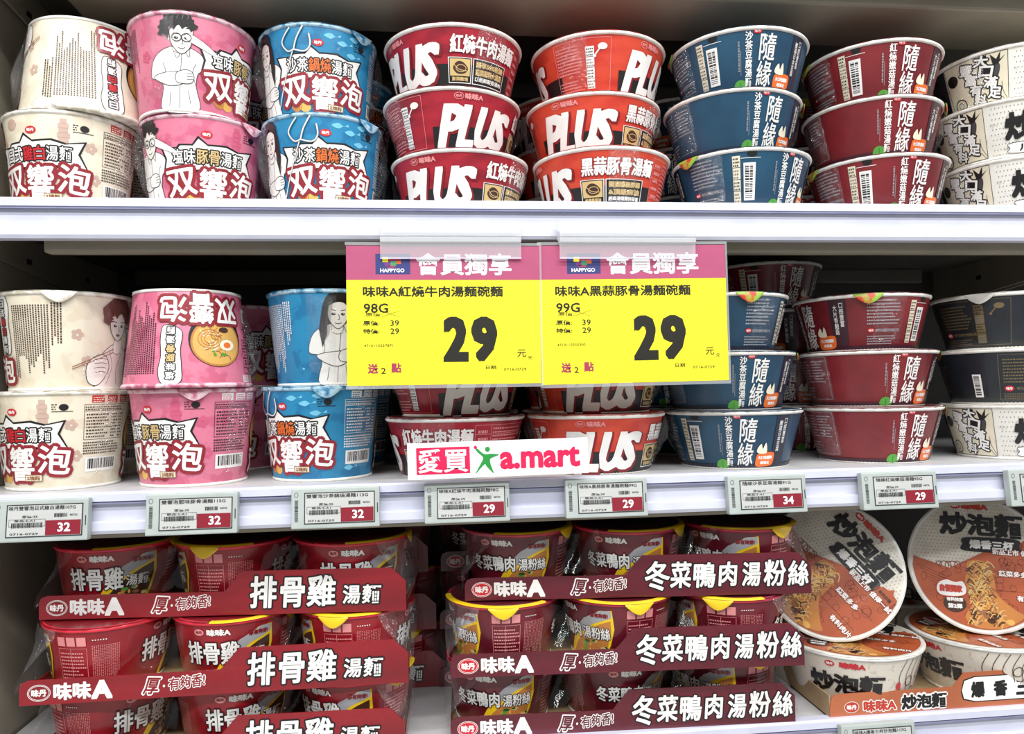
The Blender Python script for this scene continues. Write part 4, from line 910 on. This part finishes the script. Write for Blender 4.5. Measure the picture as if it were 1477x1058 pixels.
# ------------------------------------------------------------------ signs, holders, labels
SLEEVE = clear('clear_sleeve', .08, milky=.2, rough=.05, crease=.05, cs=12)
CLIP = clear('clear_clip', .06, milky=.22, rough=.1, crease=.05, cs=12)
def promo(x, z, w, h_, name, grams, code, label, yy=.655, rot=0., tilt=0.):
    root = empty('price_sign', (x, yy, ZC + z)); root.rotation_euler = (math.radians(tilt), math.radians(rot), 0)
    link('card', box_mesh('card', 0, w, 0, .0006, -h_, 0), root, [I['card_yellow']])
    W, Hh = w * 1000, h_ * 1000; k = W / 169
    A = Art(0); A.part('mauve_header'); A.rect(0, -Hh * .245, W, 0, I['card_mauve'], 1)
    A.part('points_logo'); A.rect(25 * k, -25 * k, 55 * k, -7 * k, I['card_blue'], 2); A.oy = -2.4 * k
    A.rect(31 * k, -12 * k, 36 * k, -7.5 * k, I['card_yellow'], 3); A.rect(36 * k, -11 * k, 47 * k, -7.5 * k, I['card_rose'], 3); A.rect(33 * k, -15.5 * k, 38 * k, -12 * k, I['card_purple'], 3); A.rect(38 * k, -15 * k, 43 * k, -11 * k, I['card_green2'], 3); A.rect(43 * k, -13.5 * k, 47 * k, -11 * k, I['orange'], 3); A.rect(35 * k, -16.6 * k, 42 * k, -15 * k, I['card_rose'], 3)
    A.text('HAPPYGO', 39.5 * k, -19.2 * k, 21 * k, 3.4 * k, I['card_white'], 4, .12); A.oy = 0
    A.part('header_lettering'); A.text('會員獨享', 102 * k, -16 * k, 84 * k, 19.5 * k, I['card_white'], 3, .42)
    A.part('product_name'); c = I['card_black']
    A.text(name, 75 * k, -40 * k, 122 * k, 9.6 * k, c, 3, .18); A.text(grams, 25 * k, -54.5 * k, 21 * k, 8.4 * k, c, 3, .12)
    A.part('small_print')
    A.text('原價:', 23 * k, -60 * k, 14 * k, 3.4 * k, I['card_olive'], 3); A.stroke([(30 * k, -62 * k), (45 * k, -57 * k)], .25, I['card_olive'], 4); A.stroke([(31 * k, -57.5 * k), (45 * k, -62 * k)], .25, I['card_olive'], 4)
    A.text('原價:', 21 * k, -67.5 * k, 14 * k, 4.2 * k, c, 3, .06); A.text('39', 41 * k, -67.5 * k, 7.6 * k, 5 * k, c, 3); A.text('特價:', 21 * k, -74.5 * k, 14 * k, 4.2 * k, c, 3, .06); A.text('29', 41 * k, -74.5 * k, 7.6 * k, 5 * k, c, 3)
    A.text(code, 27 * k, -87 * k, 25 * k, 2.2 * k, I['card_olive'], 3)
    A.text('元', 152 * k, -95 * k, 8 * k, 6.6 * k, c, 3); A.text('元', 159.5 * k, -99 * k, 4 * k, 3.2 * k, I['card_olive'], 3)
    A.text('日期:', 125 * k, -107 * k, 10 * k, 3.4 * k, c, 3); A.text('0716-0729', 146 * k, -109 * k, 20 * k, 2.3 * k, I['card_olive'], 3)
    A.part('points_offer'); A.text('送', 22 * k, -107 * k, 8.8 * k, 8.6 * k, I['card_rose'], 3, .25); A.text('2', 31 * k, -109 * k, 4 * k, 5 * k, c, 3); A.text('點', 42 * k, -106.5 * k, 8.8 * k, 8.6 * k, I['card_rose'], 3, .25)
    A.part('price_number'); A.text('2', 94 * k, -82 * k, 22 * k, 40.5 * k, c, 3, 1.9, sq=True); A.text('9', 119 * k, -82 * k, 23 * k, 40.5 * k, c, 3, 2.0, sq=True)
    A.build('sign', plane_wrap(), root, .00004)
    sl = .003
    for nm, d in (('sleeve_edge', (-.001, w + .0015, -.0006, 0, .0005, sl)), ('sleeve_edge', (-.001, w + .0015, -.0006, 0, -h_ - sl, -h_ - .0002)), ('sleeve_edge', (w + .0001, w + .0018, -.0006, 0, -h_ - sl, sl))):
        link(nm, box_mesh(nm, *d), root, [SLEEVE])
    tag(root, label, 'sign', 'yellow promotional price signs')
promo(-.0705, .1250, .1675, .1205, '味味A紅燒牛肉湯麵碗麵', '98G', '4710110237871', 'yellow and mauve price sign, left one, for 98G red bowl noodles', .6545, .2)
promo(.0965, .1255, .1715, .1232, '味味A黑蒜豚骨湯麵碗麵', '99G', '4710110233300', 'yellow and mauve price sign, right one, for 99G black garlic noodles', .6565, -.4)
def clip(x0, x1, label):
    w = x1 - x0; root = empty('sign_clip', (x0, .6535, ZC + .1375))
    link('front_flap', box_mesh('front_flap', 0, w, -.0015, -.0007, -.0235, -.006), root, [CLIP])
    link('grip_bar', extrude_x('grip_bar', [(-.002, 0), (-.004, -.002), (-.004, -.0045), (-.0022, -.0055), (-.0035, -.0065), (-.0032, -.0095), (-.0008, -.0105), (.003, -.009), (.012, -.004), (.013, .006), (.011, .012), (.009, .012), (.009, .002)], 0, w), root, [clear('clip_bar', .12, milky=.45, rough=.1, crease=.02)])
    link('flap_edge', box_mesh('flap_edge', 0, w, -.0018, -.0006, -.0242, -.0234), root, [rail_m])
    tag(root, label, 'sign clip', 'clear sign clips on the shelf edge')
clip(-.0414, .0808, 'clear plastic clip gripping the left yellow sign on the shelf edge')
clip(.1150, .2390, 'clear plastic clip gripping the right yellow sign on the shelf edge')

def store_strip():
    w, h_ = .1575, .0312; root = empty('store_strip', (-.0207, .6535, ZC - .0772)); root.rotation_euler = (0, math.radians(-.5), 0)
    link('card', box_mesh('card', 0, w, 0, .0008, 0, h_), root, [I['card_white']])
    A = Art(0); A.part('name_block'); A.rect(7.5, 4, 53.5, 27, I['card_magenta'], 1); A.text('愛買', 30.5, 15.5, 43, 20.5, I['card_white'], 2, .25)
    A.part('leaping_figure'); g = I['card_green']; A.ell(69, 24, 2.2, 2.2, g, 2, 14)
    A.blob([(58, 26), (60, 25), (66, 20), (72, 20), (79, 19), (74, 17), (71, 15), (72, 9), (74, 3), (68, 9), (66, 11), (58, 3), (63, 12), (65, 17), (60, 22)], g, 2); A.ell(58.5, 26, 1.5, 1.5, I['card_magenta'], 3, 8)
    A.part('store_lettering'); A.text('a.mart', 115, 15, 71, 18, I['card_magenta'], 2, .9)
    A.build('strip', plane_wrap(), root, .00005); tag(root, 'white strip with pink lettering and green leaping figure in front of middle shelf', 'sign')
store_strip()

esl_body = mat('label_plastic', (180, 188, 184), .45, rgb2=(172, 180, 176))
def esl_base():
    w, h_ = .0745, .0345; root = empty('price_label')
    link('housing', box_mesh('housing', -w / 2, w / 2, -.007, .001, -h_ / 2, h_ / 2, bevel=.0012), root, [esl_body])
    link('screen', box_mesh('screen', -.0255, .0325, -.0073, -.0068, -.0125, .0125), root, [I['screen']])
    for d in ((-.0262, .0332, .0125, .0132), (-.0262, .0332, -.0132, -.0125)): link('screen_edge', box_mesh('screen_edge', d[0], d[1], -.0075, -.0068, d[2], d[3]), root, [I['screen_ink']])
    for d in ((-.0262, -.0255), (.0325, .0332)): link('screen_edge', box_mesh('screen_edge', d[0], d[1], -.0075, -.0068, -.0132, .0132), root, [I['screen_ink']])
    A = Art(0); A.part('button_mark'); A.ring(-33, 11.5, 1.6, 2, .5, I['grey'], 2, 14); A.part('side_code')
    p = -11
    while p < 7: q = random.choice((.3, .5, .8)); A.rect(-34.3, p, -31.4, p + q, I['screen_ink'], 2); p += q + .45
    A.rect(35.1, -5, 35.8, 3, I['screen_ink'], 2)
    A.build('esl', plane_wrap(-.007), root, .00005)
    return root
proto = esl_base(); bases = [proto] + [copy_tree(proto) for _ in range(8)]
def esl(x, z, y, title, price, label, first=False, old='39'):
    o = bases.pop(0); o.location = (x, y, ZC + z); o.rotation_euler = (math.radians(-6), 0, 0)
    sc_ = o; A = Art(0); k = I['screen_ink']
    A.part('screen_text'); A.text(title, 1.5 if len(title) > 12 else -.5, 10.2, 52 if len(title) > 12 else 46, 3.4, k, 2)
    A.text('原價:' + old, -8, 3.2, 12, 2.2, k, 2); A.text('單品:2-A1', -12, 0, 16, 1.8, k, 2); A.frame(-24, -4.6, 4.2, 1.2, .2, k, 2)
    A.text('0716-0729', -12, -10.6, 22, 1.6, k, 2)
    for x0, x1, y0, y1 in ((-22, 2, -5.6, -1.6), (11, 21, 2.4, 5.4)):
        p = x0
        while p < x1: q = random.choice((.25, .4, .7)); A.rect(p, y0, p + q, y1, k, 3); p += q + random.choice((.25, .45))
    A.text('98720', 26, 3.8, 6, 1.5, k, 2)
    A.part('price_box'); A.rect(4.5, -12, 32, -.2, I['screen_red'], 4); A.text(price, 19, -6, 10, 7.4, I['card_white'], 5, .2)
    A.build('esl', plane_wrap(-.0074), o, .00004)
    tag(o, label, 'price label', 'grey electronic price labels on the shelf rails')
for i, (x, z, t, pr_, lb) in enumerate(((-.3215, -.1022, '味丹雙響泡日式雞白湯麵107G', '32', 'price label reading 32 at the left end, under the cream cups'),
        (-.2016, -.1012, '雙響泡鹽味豚骨湯麵115G', '32', 'price label reading 32 under the pink cups'),
        (-.0828, -.1002, '雙響泡沙茶鍋燒湯麵113G', '32', 'price label reading 32 under the sky blue cups'),
        (.0302, -.0998, '味味A紅燒牛肉湯麵碗麵98G', '29', 'price label reading 29 under the left half of the store strip'),
        (.1546, -.0999, '味味A黑蒜豚骨湯麵碗麵99G', '29', 'price label reading 29 under the right end of the store strip'),
        (.3045, -.1019, '隨緣沙茶豆腐湯麵91G', '34', 'price label reading 34 under the navy bowls'),
        (.4335, -.1027, '隨緣紅燒嫩菇湯麵95G', '29', 'price label reading 29 under the burgundy bowls'),
        (.5815, -.1045, '味味A川香椒麻炒泡麵', '35', 'price label cut by the right edge of the picture'))):
    esl(x, z, .668, t, pr_, lb, i == 0, '35' if pr_ == '32' else '39')
esl(.4185, BZ - .0185, .690, '味味A爆香三杯炒泡麵117G', '39', 'price label on the lowest shelf edge, below the orange tray')
